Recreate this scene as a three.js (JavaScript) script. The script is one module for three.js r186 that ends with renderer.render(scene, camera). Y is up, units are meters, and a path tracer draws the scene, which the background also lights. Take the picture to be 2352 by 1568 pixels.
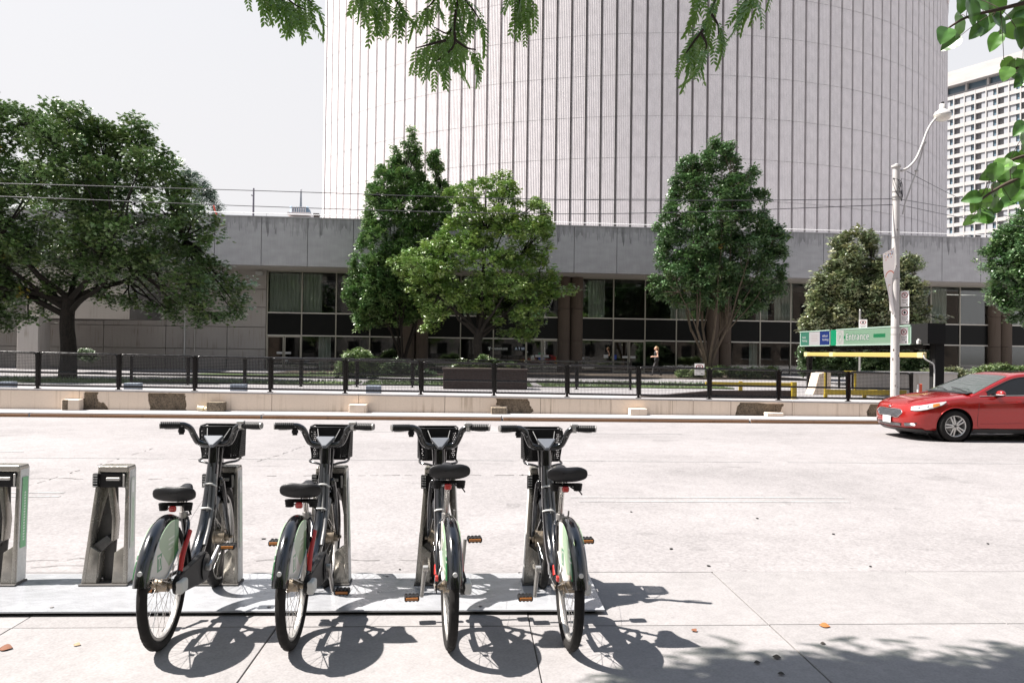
import * as THREE from 'three';
import { mergeGeometries, toCreasedNormals } from 'three/addons/utils/BufferGeometryUtils.js';
import { RoundedBoxGeometry } from 'three/addons/geometries/RoundedBoxGeometry.js';
import { MarchingCubes } from 'three/addons/objects/MarchingCubes.js';
import { Brush, Evaluator, SUBTRACTION } from 'three-bvh-csg';

// ------------------------------------------------------------------ camera, sky, sun, exposure
const scene = new THREE.Scene();
const PW = 2352, PH = 1568, PF = 1780;                 // measuring grid of the photograph and its focal length
const camera = new THREE.PerspectiveCamera(2 * Math.atan(PH / 2 / PF) * 180 / Math.PI, 1024 / 682, 0.1, 2500);
camera.position.set(0, 1.62, 0);
camera.rotation.set(0.0135, -0.05, 0.013, 'YXZ');
scene.add(camera); camera.updateMatrixWorld(true);

const SUN = new THREE.Vector3(-0.67, 1.0, -0.05).applyAxisAngle(new THREE.Vector3(0, 1, 0), -0.05).normalize();
{
  const W = 512, H = 256, a = new Float32Array(W * H * 4);
  const hz = [0.294, 0.290, 0.295], mid = [0.250, 0.262, 0.290], zen = [0.104, 0.143, 0.215];
  for (let j = 0; j < H; j++) for (let i = 0; i < W; i++) {
    const el = ((j + 0.5) / H - 0.5) * Math.PI, az = ((i + 0.5) / W - 0.5) * 2 * Math.PI;
    const d = [Math.cos(el) * Math.cos(az), Math.sin(el), Math.cos(el) * Math.sin(az)];
    const cs = d[0] * SUN.x + d[1] * SUN.y + d[2] * SUN.z;
    const e = Math.max(0, Math.sin(el));
    const k1 = Math.min(1, e / 0.5), k2 = Math.min(1, Math.max(0, (e - 0.42) / 0.5));
    const glow = 0.07 * Math.pow(Math.max(0, cs), 3) + 0.35 * Math.pow(Math.max(0, cs), 24);
    const side = 0.5 + 0.5 * (-d[0]);                   // whiter haze towards the sun's side
    for (let c = 0; c < 3; c++) {
      const m = mid[c] + (hz[c] - mid[c]) * 0.75 * side;
      let v = hz[c] + (m - hz[c]) * k1 * k1;
      v = v + (zen[c] - v) * k2 * k2 * (3 - 2 * k2);
      a[(j * W + i) * 4 + c] = el < -0.01 ? [0.16, 0.155, 0.15][c] : v + glow;
    }
    a[(j * W + i) * 4 + 3] = 1;
  }
  const t = new THREE.DataTexture(a, W, H, THREE.RGBAFormat, THREE.FloatType);
  t.mapping = THREE.EquirectangularReflectionMapping; t.magFilter = THREE.LinearFilter; t.needsUpdate = true;
  scene.background = t; scene.environment = t;
}
const sun = new THREE.DirectionalLight(0xfff8f1, 5);
sun.position.copy(SUN).multiplyScalar(120).add(new THREE.Vector3(5, 0, -30));
sun.target.position.set(5, 0, -30);
sun.castShadow = true; sun.shadow.mapSize.set(4096, 4096); sun.shadow.radius = 1;
Object.assign(sun.shadow.camera, { left: -70, right: 70, top: 70, bottom: -70, near: 1, far: 320 });
scene.add(sun, sun.target);
const renderer = new THREE.WebGLRenderer({ antialias: true });
renderer.setSize(1024, 682);
renderer.toneMapping = THREE.LinearToneMapping;
renderer.toneMappingExposure = 3.05;
renderer.shadowMap.enabled = true; renderer.shadowMap.type = THREE.PCFSoftShadowMap;

// ------------------------------------------------------------------ helpers
const V3 = (x, y, z) => new THREE.Vector3(x, y, z), PI = Math.PI;
let seed = 7;
const rnd = () => { seed = (seed * 1664525 + 1013904223) >>> 0; return seed / 4294967296; };
const rr = (a, b) => a + (b - a) * rnd(), gs = () => rnd() + rnd() + rnd() - 1.5;
const lerp = (a, b, t) => a + (b - a) * t, clamp = (v, a, b) => Math.min(b, Math.max(a, v));
// a measured point of the photograph, carried to a depth / a level / an upright plane of the place
const at = (px, py, d) => V3((px - PW / 2) / PF * d, (PH / 2 - py) / PF * d, -d).applyMatrix4(camera.matrixWorld);
const ray = (px, py) => at(px, py, 1).sub(camera.position);
const onLevel = (px, py, h) => { const r = ray(px, py); return r.multiplyScalar((h - camera.position.y) / r.y).add(camera.position); };
const onZ = (px, py, z) => { const r = ray(px, py); return r.multiplyScalar(z / r.z).add(camera.position); };
const onX = (px, py, x) => { const r = ray(px, py); return r.multiplyScalar(x / r.x).add(camera.position); };

const used = {};
const numbered = n => { const k = used[n] = (used[n] ?? -1) + 1; return k ? `${n}_${String(k).padStart(3, '0')}` : n; };
function tag(o, label, category, group) { o.userData.label = label; o.userData.category = category; if (group) o.userData.group = group; return o; }
function thing(name, label, category, p = [0, 0, 0], turn = 0, group) {
  const o = new THREE.Group(); o.name = numbered(name); scene.add(o);
  o.position.set(p[0], p[1], p[2]); o.rotation.y = turn; return tag(o, label, category, group);
}
function part(parent, name, geo, mat, kind) {
  const m = new THREE.Mesh(geo, mat); m.name = parent === scene ? numbered(name) : name; parent.add(m);
  if (kind) m.userData.kind = kind; return m;
}
const structure = (name, geo, mat) => part(scene, name, geo, mat, 'structure');
const single = (name, geo, mat, label, category, group) => tag(part(scene, name, geo, mat), label, category, group);
function prep(g) {
  g = g.index ? g.toNonIndexed() : g;
  if (!g.attributes.normal) g.computeVertexNormals();
  if (!g.attributes.uv) g.setAttribute('uv', new THREE.BufferAttribute(new Float32Array(g.attributes.position.count * 2), 2));
  for (const k of Object.keys(g.attributes)) if (!['position', 'normal', 'uv'].includes(k)) g.deleteAttribute(k);
  g.morphAttributes = {}; return g;
}
const join = list => mergeGeometries(list.map(prep));
const box = (w, h, d, x = 0, y = 0, z = 0) => new THREE.BoxGeometry(w, h, d).translate(x, y, z);
const rbox = (w, h, d, r, x = 0, y = 0, z = 0, s = 2) => new RoundedBoxGeometry(w, h, d, s, r).translate(x, y, z);
const spanBox = (x0, x1, y0, y1, z0, z1) => box(x1 - x0, y1 - y0, z1 - z0, (x0 + x1) / 2, (y0 + y1) / 2, (z0 + z1) / 2);
// texture coordinates in metres, taken from each face's own plane
function metric(g, s = 1, ou = 0, ov = 0) {
  g = prep(g); const p = g.attributes.position, uv = g.attributes.uv, a = V3(), b = V3(), c = V3(), n = V3();
  for (let i = 0; i < p.count; i += 3) {
    a.fromBufferAttribute(p, i); b.fromBufferAttribute(p, i + 1); c.fromBufferAttribute(p, i + 2);
    n.subVectors(b, a).cross(c.clone().sub(a));
    const X = Math.abs(n.x), Y = Math.abs(n.y), Z = Math.abs(n.z);
    for (let k = 0; k < 3; k++) {
      const q = [a, b, c][k];
      const u = Y >= X && Y >= Z ? [q.x, q.z] : X > Z ? [q.z, q.y] : [q.x, q.y];
      uv.setXY(i + k, u[0] / s + ou, u[1] / s + ov);
    }
  }
  return g;
}
function tube(pts, rad, o = {}) {
  const { n, rs = 8, straight = false, caps = true } = o;
  const V = pts.map(p => Array.isArray(p) ? V3(...p) : p.clone());
  const P = straight || V.length < 3 ? V : new THREE.CatmullRomCurve3(V, false, 'centripetal').getPoints(n || (V.length - 1) * 5);
  const N = P.length, T = P.map((p, i) => P[Math.min(N - 1, i + 1)].clone().sub(P[Math.max(0, i - 1)]).normalize());
  let nv = Math.abs(T[0].y) < 0.9 ? V3(0, 1, 0) : V3(1, 0, 0);
  nv.sub(T[0].clone().multiplyScalar(nv.dot(T[0]))).normalize();
  const pos = [], uv = [], idx = []; let L = 0;
  for (let i = 0; i < N; i++) {
    nv.sub(T[i].clone().multiplyScalar(nv.dot(T[i]))).normalize();
    const bv = T[i].clone().cross(nv), t = i / (N - 1);
    const r = typeof rad === 'function' ? rad(t) : Array.isArray(rad) ? lerp(rad[0], rad[1], t) : rad;
    if (i) L += P[i].distanceTo(P[i - 1]);
    for (let j = 0; j <= rs; j++) {
      const a = j / rs * 2 * PI, c = Math.cos(a) * r, s = Math.sin(a) * r;
      pos.push(P[i].x + nv.x * c + bv.x * s, P[i].y + nv.y * c + bv.y * s, P[i].z + nv.z * c + bv.z * s); uv.push(j / rs, L);
    }
  }
  const w = rs + 1;
  for (let i = 0; i < N - 1; i++) for (let j = 0; j < rs; j++) { const q = i * w + j; idx.push(q, q + w, q + 1, q + 1, q + w, q + w + 1); }
  const g = new THREE.BufferGeometry();
  g.setAttribute('position', new THREE.Float32BufferAttribute(pos, 3)); g.setAttribute('uv', new THREE.Float32BufferAttribute(uv, 2)); g.setIndex(idx);
  g.computeVertexNormals();
  const nn = g.attributes.normal;                       // close the seam of the smooth normals
  for (let i = 0; i < N; i++) {
    const A = V3().fromBufferAttribute(nn, i * w).add(V3().fromBufferAttribute(nn, i * w + rs)).normalize();
    nn.setXYZ(i * w, A.x, A.y, A.z); nn.setXYZ(i * w + rs, A.x, A.y, A.z);
  }
  if (!caps) return prep(g);
  const out = [g];
  for (const e of [0, N - 1]) {
    const cp = []; for (let j = 0; j < rs; j++) { const A = e * w + j, B = A + 1; const o3 = e ? [A, B] : [B, A];
      cp.push(P[e].x, P[e].y, P[e].z); for (const k of o3) cp.push(pos[k * 3], pos[k * 3 + 1], pos[k * 3 + 2]); }
    const cg = new THREE.BufferGeometry(); cg.setAttribute('position', new THREE.Float32BufferAttribute(cp, 3)); cg.computeVertexNormals(); out.push(cg);
  }
  return join(out);
}
const rod = (a, b, r, rs = 8) => tube([a, b], r, { straight: true, rs });
const disc = (r, w, ax, x, y, z, rs = 24) => { const g = new THREE.CylinderGeometry(r, r, w, rs); if (ax === 'x') g.rotateZ(PI / 2); if (ax === 'z') g.rotateX(PI / 2); return g.translate(x, y, z); };
function extr(points, depth, bevel = 0, holes = []) {    // an outline in x,y with a thickness along z, centred on z = 0
  const s = new THREE.Shape(points.map(p => new THREE.Vector2(p[0], p[1])));
  for (const h of holes) s.holes.push(new THREE.Path(h.map(p => new THREE.Vector2(p[0], p[1]))));
  const g = new THREE.ExtrudeGeometry(s, { depth: depth - 2 * bevel, bevelEnabled: bevel > 0, bevelSize: bevel, bevelThickness: bevel, bevelOffset: -bevel, bevelSegments: 2, curveSegments: 8 });
  return g.translate(0, 0, -depth / 2 + bevel);
}
function quadSheet(f, nu, nv) {                          // a surface f(u,v) -> Vector3
  const pos = [], uv = [], idx = [];
  for (let j = 0; j <= nv; j++) for (let i = 0; i <= nu; i++) { const q = f(i / nu, j / nv); pos.push(q.x, q.y, q.z); uv.push(i / nu, j / nv); }
  for (let j = 0; j < nv; j++) for (let i = 0; i < nu; i++) { const a = j * (nu + 1) + i; idx.push(a, a + 1, a + nu + 1, a + 1, a + nu + 2, a + nu + 1); }
  const g = new THREE.BufferGeometry(); g.setAttribute('position', new THREE.Float32BufferAttribute(pos, 3)); g.setAttribute('uv', new THREE.Float32BufferAttribute(uv, 2)); g.setIndex(idx); g.computeVertexNormals(); return g;
}

// ------------------------------------------------------------------ textures (grain, stains, print) and materials
function grid(n, s) { const a = new Float32Array(n * n); let q = s >>> 0; for (let i = 0; i < a.length; i++) { q = (q * 1664525 + 1013904223) >>> 0; a[i] = q / 4294967296; } return a; }
function noiser(n, s) { const a = grid(n, s); return (x, y) => { x *= n; y *= n; const xi = Math.floor(x), yi = Math.floor(y), fx = x - xi, fy = y - yi;
  const u = fx * fx * (3 - 2 * fx), v = fy * fy * (3 - 2 * fy), A = ((xi % n) + n) % n, B = (A + 1) % n, C = ((yi % n) + n) % n * n, D = (((yi + 1) % n) + n) % n * n;
  return lerp(lerp(a[C + A], a[C + B], u), lerp(a[D + A], a[D + B], u), v); }; }
const enc = v => Math.round(255 * clamp(v <= 0.0031308 ? v * 12.92 : 1.055 * Math.pow(v, 1 / 2.4) - 0.055, 0, 1));
function tex(W, H, f, lin = false) {
  const a = new Uint8Array(W * H * 4);
  for (let j = 0; j < H; j++) for (let i = 0; i < W; i++) {
    const c = f(i / W, j / H), k = (j * W + i) * 4;
    for (let q = 0; q < 3; q++) { const v = typeof c === 'number' ? c : c[q]; a[k + q] = lin ? Math.round(255 * clamp(v, 0, 1)) : enc(v); }
    a[k + 3] = 255;
  }
  const t = new THREE.DataTexture(a, W, H); t.wrapS = t.wrapT = THREE.RepeatWrapping; t.magFilter = THREE.LinearFilter; t.minFilter = THREE.LinearMipmapLinearFilter; t.generateMipmaps = true;
  if (!lin) t.colorSpace = THREE.SRGBColorSpace; t.needsUpdate = true; return t;
}
const n4 = noiser(4, 3), n8 = noiser(8, 5), n16 = noiser(16, 11), n64 = noiser(64, 17), n256 = noiser(256, 23), n512 = noiser(512, 29), n1k = noiser(1024, 31);
const T = {};
T.asphalt = tex(2048, 2048, (u, v) => {                  // 12 m: stone speckle, faint patches, tyre-worn bands along the street
  const f = n1k(u, v), g = n512(u + 0.3, v), m = n64(u, v), c = n8(u, v), b = n16(u * 0.25, v);
  let k = 0.80 + 0.24 * (f - 0.5) + 0.20 * (g - 0.5) + 0.10 * (m - 0.5) + 0.13 * (c - 0.5) + 0.13 * (b - 0.5);
  if (f > 0.90 && g > 0.55) k -= 0.36; if (n256(u, v * 1.0) > 0.965 && m > 0.5) k -= 0.22; if (n64(u * 0.5 + 0.2, v) > 0.93) k -= 0.10; return [k, k * 0.99, k * 0.99];
});
T.asphaltBump = tex(1024, 1024, (u, v) => 0.6 * n512(u, v) + 0.4 * n256(u, v), true);
T.concrete = tex(1024, 1024, (u, v) => {                 // 4 m
  const k = 0.84 + 0.20 * (n512(u, v) - 0.5) + 0.10 * (n64(u, v) - 0.5) + 0.12 * (n8(u, v) - 0.5) - (n256(u, v) > 0.95 ? 0.14 : 0);
  return [k, k * 0.99, k * 0.985];
});
T.streak = tex(1024, 512, (u, v) => {                    // 6 m by 3 m: rain streaks and rust-brown runs
  const s = n256(u, v * 0.03), s2 = n64(u + 0.4, v * 0.06 + 0.2), p = n16(u, v), q = n512(u, v);
  const d = Math.max(0, s * 0.5 + s2 * 0.5 - 0.60) * 1.3 * (0.1 + 1.4 * p * p);
  const k = 0.88 - d + 0.08 * (q - 0.5) + 0.10 * (n8(u, v) - 0.5);
  return [k, k * (0.965 - d * 0.12), k * (0.93 - d * 0.3)];
});
T.fascia = tex(1024, 512, (u, v) => {                    // 7 m by 3 m: pitted concrete with black run-off streaks that start at the coping
  const s = n256(u, v * 0.02 + 0.1), s2 = n64(u, v * 0.03), len = 0.10 + 0.45 * n64(u + 0.11, 0.5) * s;
  const run = (1 - v) < len ? 0.42 * (0.25 + s) * (s2 + 0.3) : 0;
  const k = 0.80 - run * 0.8 + 0.16 * (n512(u, v) - 0.5) + 0.12 * (n16(u, v) - 0.5) + 0.07 * (s - 0.5);
  return [k, k, k * 1.005];
});
T.aggregate = tex(512, 512, (u, v) => { const k = 0.55 + 0.7 * (n256(u, v) - 0.5) + 0.5 * (n64(u, v) - 0.5) + 0.25 * (n8(u, v) - 0.5); return [k, k * 0.93, k * 0.82]; });   // 1.2 m: exposed stones
T.bark = tex(256, 256, (u, v) => { const k = 0.55 + 0.6 * (n64(u, v * 0.2) - 0.5) + 0.3 * (n64(u, v) - 0.5); return [k, k * 0.93, k * 0.85]; });
T.scuff = tex(512, 512, (u, v) => { const k = 0.9 + 0.14 * (n64(u * 0.5, v) - 0.5) + 0.12 * (n16(u, v) - 0.5) - (n256(u, v) > 0.96 ? 0.2 : 0); return k; });   // brushed, dirty metal
T.smudge = tex(512, 512, (u, v) => 0.55 + 0.5 * (n16(u, v) - 0.5) + 0.3 * (n64(u, v) - 0.5), true);
T.bump = tex(512, 512, (u, v) => 0.6 * n256(u, v) + 0.4 * n64(u, v), true);
function printed(w, h, draw) {                           // flat print drawn on a canvas
  const c = document.createElement('canvas'); c.width = w; c.height = h; const x = c.getContext('2d'); draw(x, w, h);
  const t = new THREE.CanvasTexture(c); t.colorSpace = THREE.SRGBColorSpace; t.anisotropy = 8; return t;
}
const lin = (r, g, b) => new THREE.Color().setRGB(r, g, b);
const mat = (c, roughness = 0.8, o = {}) => new THREE.MeshPhysicalMaterial({ color: Array.isArray(c) ? lin(...c) : c, roughness, side: THREE.DoubleSide, ...o });
const M = {
  asphalt: mat([0.236, 0.226, 0.226], 0.92, { map: T.asphalt, bumpMap: T.asphaltBump, bumpScale: 0.004 }),
  slab: mat([0.238, 0.23, 0.23], 0.9, { map: T.concrete, bumpMap: T.bump, bumpScale: 0.002 }),
  paving: mat([0.3, 0.29, 0.295], 0.9, { map: T.concrete }),
  wall: mat([0.74, 0.64, 0.54], 0.9, { map: T.streak, bumpMap: T.bump, bumpScale: 0.003 }),
  aggregate: mat([0.29, 0.24, 0.19], 0.95, { map: T.aggregate, bumpMap: T.bump, bumpScale: 0.02 }),
  kerb: mat([0.34, 0.33, 0.33], 0.9, { map: T.concrete }),
  rust: mat([0.26, 0.14, 0.07], 0.75, { map: T.streak }),
  fascia: mat([0.44, 0.435, 0.44], 0.9, { map: T.fascia, bumpMap: T.bump, bumpScale: 0.004 }),
  boardwall: mat([0.4, 0.385, 0.37], 0.9, { map: T.streak, bumpMap: T.bump, bumpScale: 0.006 }),
  precast: mat([0.75, 0.72, 0.725], 0.9, { map: T.concrete, bumpMap: T.bump, bumpScale: 0.004 }),
  grooveTone: mat([0.36, 0.35, 0.345], 0.9),
  soffit: mat([0.36, 0.34, 0.315], 0.9), dark: mat([0.007, 0.007, 0.007], 0.85, { specularIntensity: 0.4 }),
  spandrel: mat([0.006, 0.0065, 0.0065], 0.3, { specularIntensity: 0.35 }),
  glass: mat([0.78, 0.81, 0.79], 0.02, { transmission: 1, thickness: 0, ior: 1.85 }),
  aluminium: mat([0.357, 0.340, 0.289], 0.45, { metalness: 0.6 }),
  column: mat([0.11, 0.085, 0.066], 0.85, { map: T.streak }),
  curtain: mat([0.5, 0.52, 0.48], 0.95),
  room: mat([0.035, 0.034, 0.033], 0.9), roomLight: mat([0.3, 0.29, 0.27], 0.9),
  blackPaint: mat([0.007, 0.006, 0.0055], 0.42, { roughnessMap: T.smudge, specularIntensity: 0.6 }),
  bikeBlack: mat([0.0045, 0.0045, 0.0055], 0.30, { clearcoat: 0.7, clearcoatRoughness: 0.12, roughnessMap: T.smudge }),
  bikeMatt: mat([0.006, 0.006, 0.0065], 0.5, { specularIntensity: 0.5 }), rubber: mat([0.011, 0.01, 0.0095], 0.8, { specularIntensity: 0.5 }), grip: mat([0.008, 0.008, 0.008], 0.5, { specularIntensity: 0.6 }),
  saddle: mat([0.006, 0.006, 0.0075], 0.42, { bumpMap: T.bump, bumpScale: 0.0006 }),
  chrome: mat([0.62, 0.60, 0.57], 0.28, { metalness: 0.95, roughnessMap: T.smudge }),
  alloy: mat([0.50, 0.49, 0.47], 0.42, { metalness: 0.85, map: T.scuff }),
  plasticGrey: mat([0.42, 0.42, 0.41], 0.5), plasticPale: mat([0.510, 0.510, 0.493], 0.45), console: mat([0.12, 0.13, 0.15], 0.45),
  redTape: mat([0.42, 0.015, 0.010], 0.4), redLens: mat([0.45, 0.012, 0.006], 0.15, { clearcoat: 1 }), orange: mat([0.5, 0.17, 0.02], 0.35, { clearcoat: 0.6 }),
  dockMetal: mat([0.34, 0.32, 0.285], 0.42, { metalness: 0.55, map: T.scuff, roughnessMap: T.smudge }),
  dockSide: mat([0.558, 0.558, 0.540], 0.5, { map: T.scuff }), dockDark: mat([0.09, 0.085, 0.08], 0.5, { metalness: 0.3, map: T.scuff }),
  plate: mat([0.385, 0.395, 0.415], 0.32, { metalness: 0.25, map: T.scuff, roughnessMap: T.smudge, bumpMap: T.bump, bumpScale: 0.0015 }),
  whitePaint: mat([0.56, 0.55, 0.54], 0.6, { map: T.scuff }), roadPaint: mat([0.29, 0.285, 0.285], 0.75, { map: T.asphalt }),
  poleWhite: mat([0.46, 0.45, 0.44], 0.65, { map: T.concrete }), steel: mat([0.35, 0.34, 0.33], 0.45, { metalness: 0.7 }),
  yellow: mat([0.420, 0.300, 0.018], 0.55, { map: T.scuff }), yellowPale: mat([0.340, 0.255, 0.076], 0.5),
  signGreen: mat([0.0, 0.13, 0.06], 0.4), signMint: mat([0.36, 0.62, 0.44], 0.35), signFrame: mat([0.25, 0.34, 0.29], 0.4), signWhite: mat([0.496, 0.496, 0.496], 0.4), signBlue: mat([0.012, 0.045, 0.27], 0.4), signTeal: mat([0.09, 0.36, 0.25], 0.4),
  wire: mat([0.05, 0.05, 0.055], 0.45, { metalness: 0.5 }),
  bark: mat([0.036, 0.03, 0.025], 0.95, { map: T.bark, bumpMap: T.bump, bumpScale: 0.02 }), barkPale: mat([0.20, 0.165, 0.13], 0.95, { map: T.bark, bumpMap: T.bump, bumpScale: 0.015 }),
  soil: mat([0.06, 0.045, 0.032], 0.95), planter: mat([0.03, 0.017, 0.013], 0.8, { map: T.scuff }), lawn: mat([0.06, 0.095, 0.022], 0.95),
};
// ------------------------------------------------------------------ ground, road, concrete apron, markings
const plane = (x0, x1, z0, z1, y) => metric(new THREE.PlaneGeometry(x1 - x0, z1 - z0).rotateX(-PI / 2).translate((x0 + x1) / 2, y, (z0 + z1) / 2), 12);
structure('ground', plane(-900, 900, -1500, 60, -0.05), M.asphalt);
const ROAD = structure('road', plane(-70, 80, -18.4, -5.72, 0), M.asphalt);
// worn lane lines: broken edges come from missing chips of paint
function stripe(pxa, pxb, py, width) {
  const a = onLevel(pxa, py, 0), b = onLevel(pxb, py, 0), z = (a.z + b.z) / 2, list = [];
  let x = a.x; while (x < b.x) { const l = Math.min(rr(0.12, 0.5), b.x - x); const w = width * rr(0.82, 1); if (rnd() > 0.05) list.push(box(l - 0.004, 0.006, w, x + l / 2, 0.0012, z + rr(-0.004, 0.004))); x += l; }
  const m = part(ROAD, 'lane_line', metric(join(list), 12), M.roadPaint); return m;
}
stripe(1310, 1935, 1142.5, 0.075); stripe(1330, 1950, 1152, 0.075);
stripe(-300, 148, 1131, 0.07); stripe(-300, 138, 1140, 0.07);
stripe(-600, 2500, 1057, 0.05); stripe(820, 1560, 994, 0.06); stripe(-500, 60, 1036, 0.06);
// hairline cracks: jagged ribbons
const crackMat = mat([0.075, 0.070, 0.066], 0.95);
function crack(list, w, gaps = 0.25) {
  const out = [];
  for (let k = 0; k < list.length - 1; k++) {
    const a = onLevel(list[k][0], list[k][1], 0), b = onLevel(list[k + 1][0], list[k + 1][1], 0), n = Math.max(2, Math.ceil(a.distanceTo(b) / 0.09));
    let p = a.clone();
    for (let i = 1; i <= n; i++) {
      const q = a.clone().lerp(b, i / n); if (i < n) { q.x += rr(-0.02, 0.02); q.z += rr(-0.03, 0.03); }
      if (rnd() > gaps) { const d = q.clone().sub(p), l = d.length(), ww = w * rr(0.4, 1.4);
        out.push(box(l + 0.004, 0.0015, ww, 0, 0, 0).rotateY(Math.atan2(-d.z, d.x)).translate((p.x + q.x) / 2, 0.0048, (p.z + q.z) / 2)); }
      p = q;
    }
  }
  part(ROAD, 'crack', join(out), crackMat);
}
crack([[60, 1099], [340, 1101], [600, 1094], [900, 1092], [1180, 1091], [1390, 1092]], 0.012, 0.5);
crack([[55, 1117], [90, 1108], [190, 1078], [280, 1052], [350, 1030]], 0.010, 0.45);
crack([[590, 1060], [640, 1046], [700, 1024], [760, 1004]], 0.010, 0.45);
crack([[60, 1290], [110, 1287], [200, 1284], [290, 1290], [520, 1289], [640, 1286], [820, 1287], [960, 1288]], 0.006, 0.35);
crack([[70, 1305], [130, 1300], [200, 1300]], 0.005, 0.3);
// dark specks of dropped matter and tar on the carriageway
const speckGeo = new THREE.DodecahedronGeometry(1, 0).scale(1, 0.25, 0.7);
for (const [px, py, s] of [[1542, 1260, 0.022], [1915, 1226, 0.02], [1628, 1299, 0.02], [918, 1307, 0.012], [760, 1160, 0.02], [605, 1237, 0.02], [970, 1296, 0.015], [1200, 1090, 0.02], [2000, 1300, 0.015], [2270, 1248, 0.016], [1740, 1190, 0.02], [1450, 1175, 0.018]]) {
  const p = onLevel(px, py, 0.005), m = part(ROAD, 'tar_speck', speckGeo, M.dark); m.position.copy(p); m.scale.setScalar(s); m.rotation.y = rr(0, 3);
}
// concrete apron in the foreground: slabs with open joints
const APRON = new THREE.Group(); APRON.name = 'concrete_apron'; APRON.userData.kind = 'structure'; scene.add(APRON);
part(APRON, 'joint_bed', plane(-14, 16, -5.715, 12, -0.02), M.soil);
const xs = [-11.5, -10.02, -8.54, -7.06, -5.58, -4.1, -2.62, -1.12, 0.36, 1.8, 3.28, 4.76, 6.24, 7.72, 9.2, 10.7];
for (let r = 0; r < 3; r++) {
  const [z0, z1] = [[-5.71, -4.60], [-4.592, -1.6], [-1.592, 1.5]][r];
  for (let i = 0; i < xs.length - 1; i++) {
    const g = 0.0032, m = part(APRON, 'concrete_slab', metric(rbox(xs[i + 1] - xs[i] - 2 * g, 0.12, z1 - z0, 0.004, (xs[i] + xs[i + 1]) / 2, -0.058, (z0 + z1) / 2, 1), 4, rr(0, 1), rr(0, 1)), M.slab);
    m.position.y = rr(-0.0015, 0.0015);
  }
}
// fallen leaves and crumbs
function fallenLeaf(px, py, s, m, turn, label) {
  const g = quadSheet((u, v) => { const w = Math.sin(PI * v) * (1 - 0.3 * v) * (u - 0.5); return V3(w, 0.12 * Math.abs(u - 0.5) + 0.10 * Math.sin(3 * v), v - 0.5); }, 4, 7);
  const o = single('fallen_leaf', g, m, label, 'leaf', 'leaves lying on the concrete'); o.position.copy(onLevel(px, py, 0.006)); o.scale.setScalar(s); o.rotation.set(0.1, turn, 0.12);
}
const dryLeaf = mat([0.26, 0.095, 0.02], 0.7), brownLeaf = mat([0.13, 0.045, 0.018], 0.8), blackLeaf = mat([0.02, 0.016, 0.012], 0.8), paleLeaf = mat([0.24, 0.17, 0.10], 0.8);
fallenLeaf(1895, 1438, 0.062, dryLeaf, 1.2, 'bright orange dry leaf alone on the sunlit concrete right of the bikes');
fallenLeaf(1595, 1448, 0.04, brownLeaf, 0.4, 'small dark brown leaf at the upper edge of the leafy shadow');
fallenLeaf(12, 1490, 0.07, brownLeaf, 1.7, 'brown leaf at the left edge of the concrete');
fallenLeaf(176, 1481, 0.04, paleLeaf, 1.4, 'pale tan leaf on concrete left of the first bike');
fallenLeaf(1891, 1478, 0.03, blackLeaf, 1.3, 'tiny black leaf beside the slab joint in the shadow');
fallenLeaf(1785, 1510, 0.045, blackLeaf, 1.2, 'black curled leaf inside the leafy shadow left of the slab joint');
fallenLeaf(1740, 1522, 0.035, blackLeaf, 1.5, 'black leaf left of the curled one in the leafy shadow');
fallenLeaf(1795, 1548, 0.035, blackLeaf, 1.1, 'black leaf nearest the bottom edge in the leafy shadow');

// ------------------------------------------------------------------ far side of the street: kerb, footway strip, plaza
const KERB = new THREE.Group(); KERB.name = 'kerb'; KERB.userData.kind = 'structure'; scene.add(KERB);
for (let x = -60, i = 0; x < 75; i++) {
  const l = 5.2 + (i % 3) * 0.35, z1 = -18.13;
  part(KERB, 'kerb_stone', metric(rbox(l - 0.03, 0.10, 0.35, 0.012, x + l / 2, 0.055, z1 - 0.19, 2), 4, i * 0.37), M.kerb);
  part(KERB, 'kerb_face', metric(rbox(l - 0.05, 0.066, 0.016, 0.006, x + l / 2, 0.036, z1 - 0.005, 2), 6, i * 0.3), M.rust);
  x += l;
}
structure('footway', metric(spanBox(-70, 80, -0.1, 0.095, -19.2, -18.48), 4), M.kerb);
const PLZ = 0.36;                                        // level of the plaza behind the wall
structure('plaza', metric(spanBox(-140, 150, -0.04, PLZ, -140, -19.42), 4), M.paving);
for (const [x0, x1, z0, z1] of [[-30, -4.3, -30.5, -27.6], [-4.0, 2.2, -31.0, -28.2], [2.6, 9.6, -32, -28.0], [-13, -1.2, -38, -36.5]])
  structure('lawn', spanBox(x0, x1, PLZ - 0.02, PLZ + 0.035, z0, z1), M.lawn);
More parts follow.
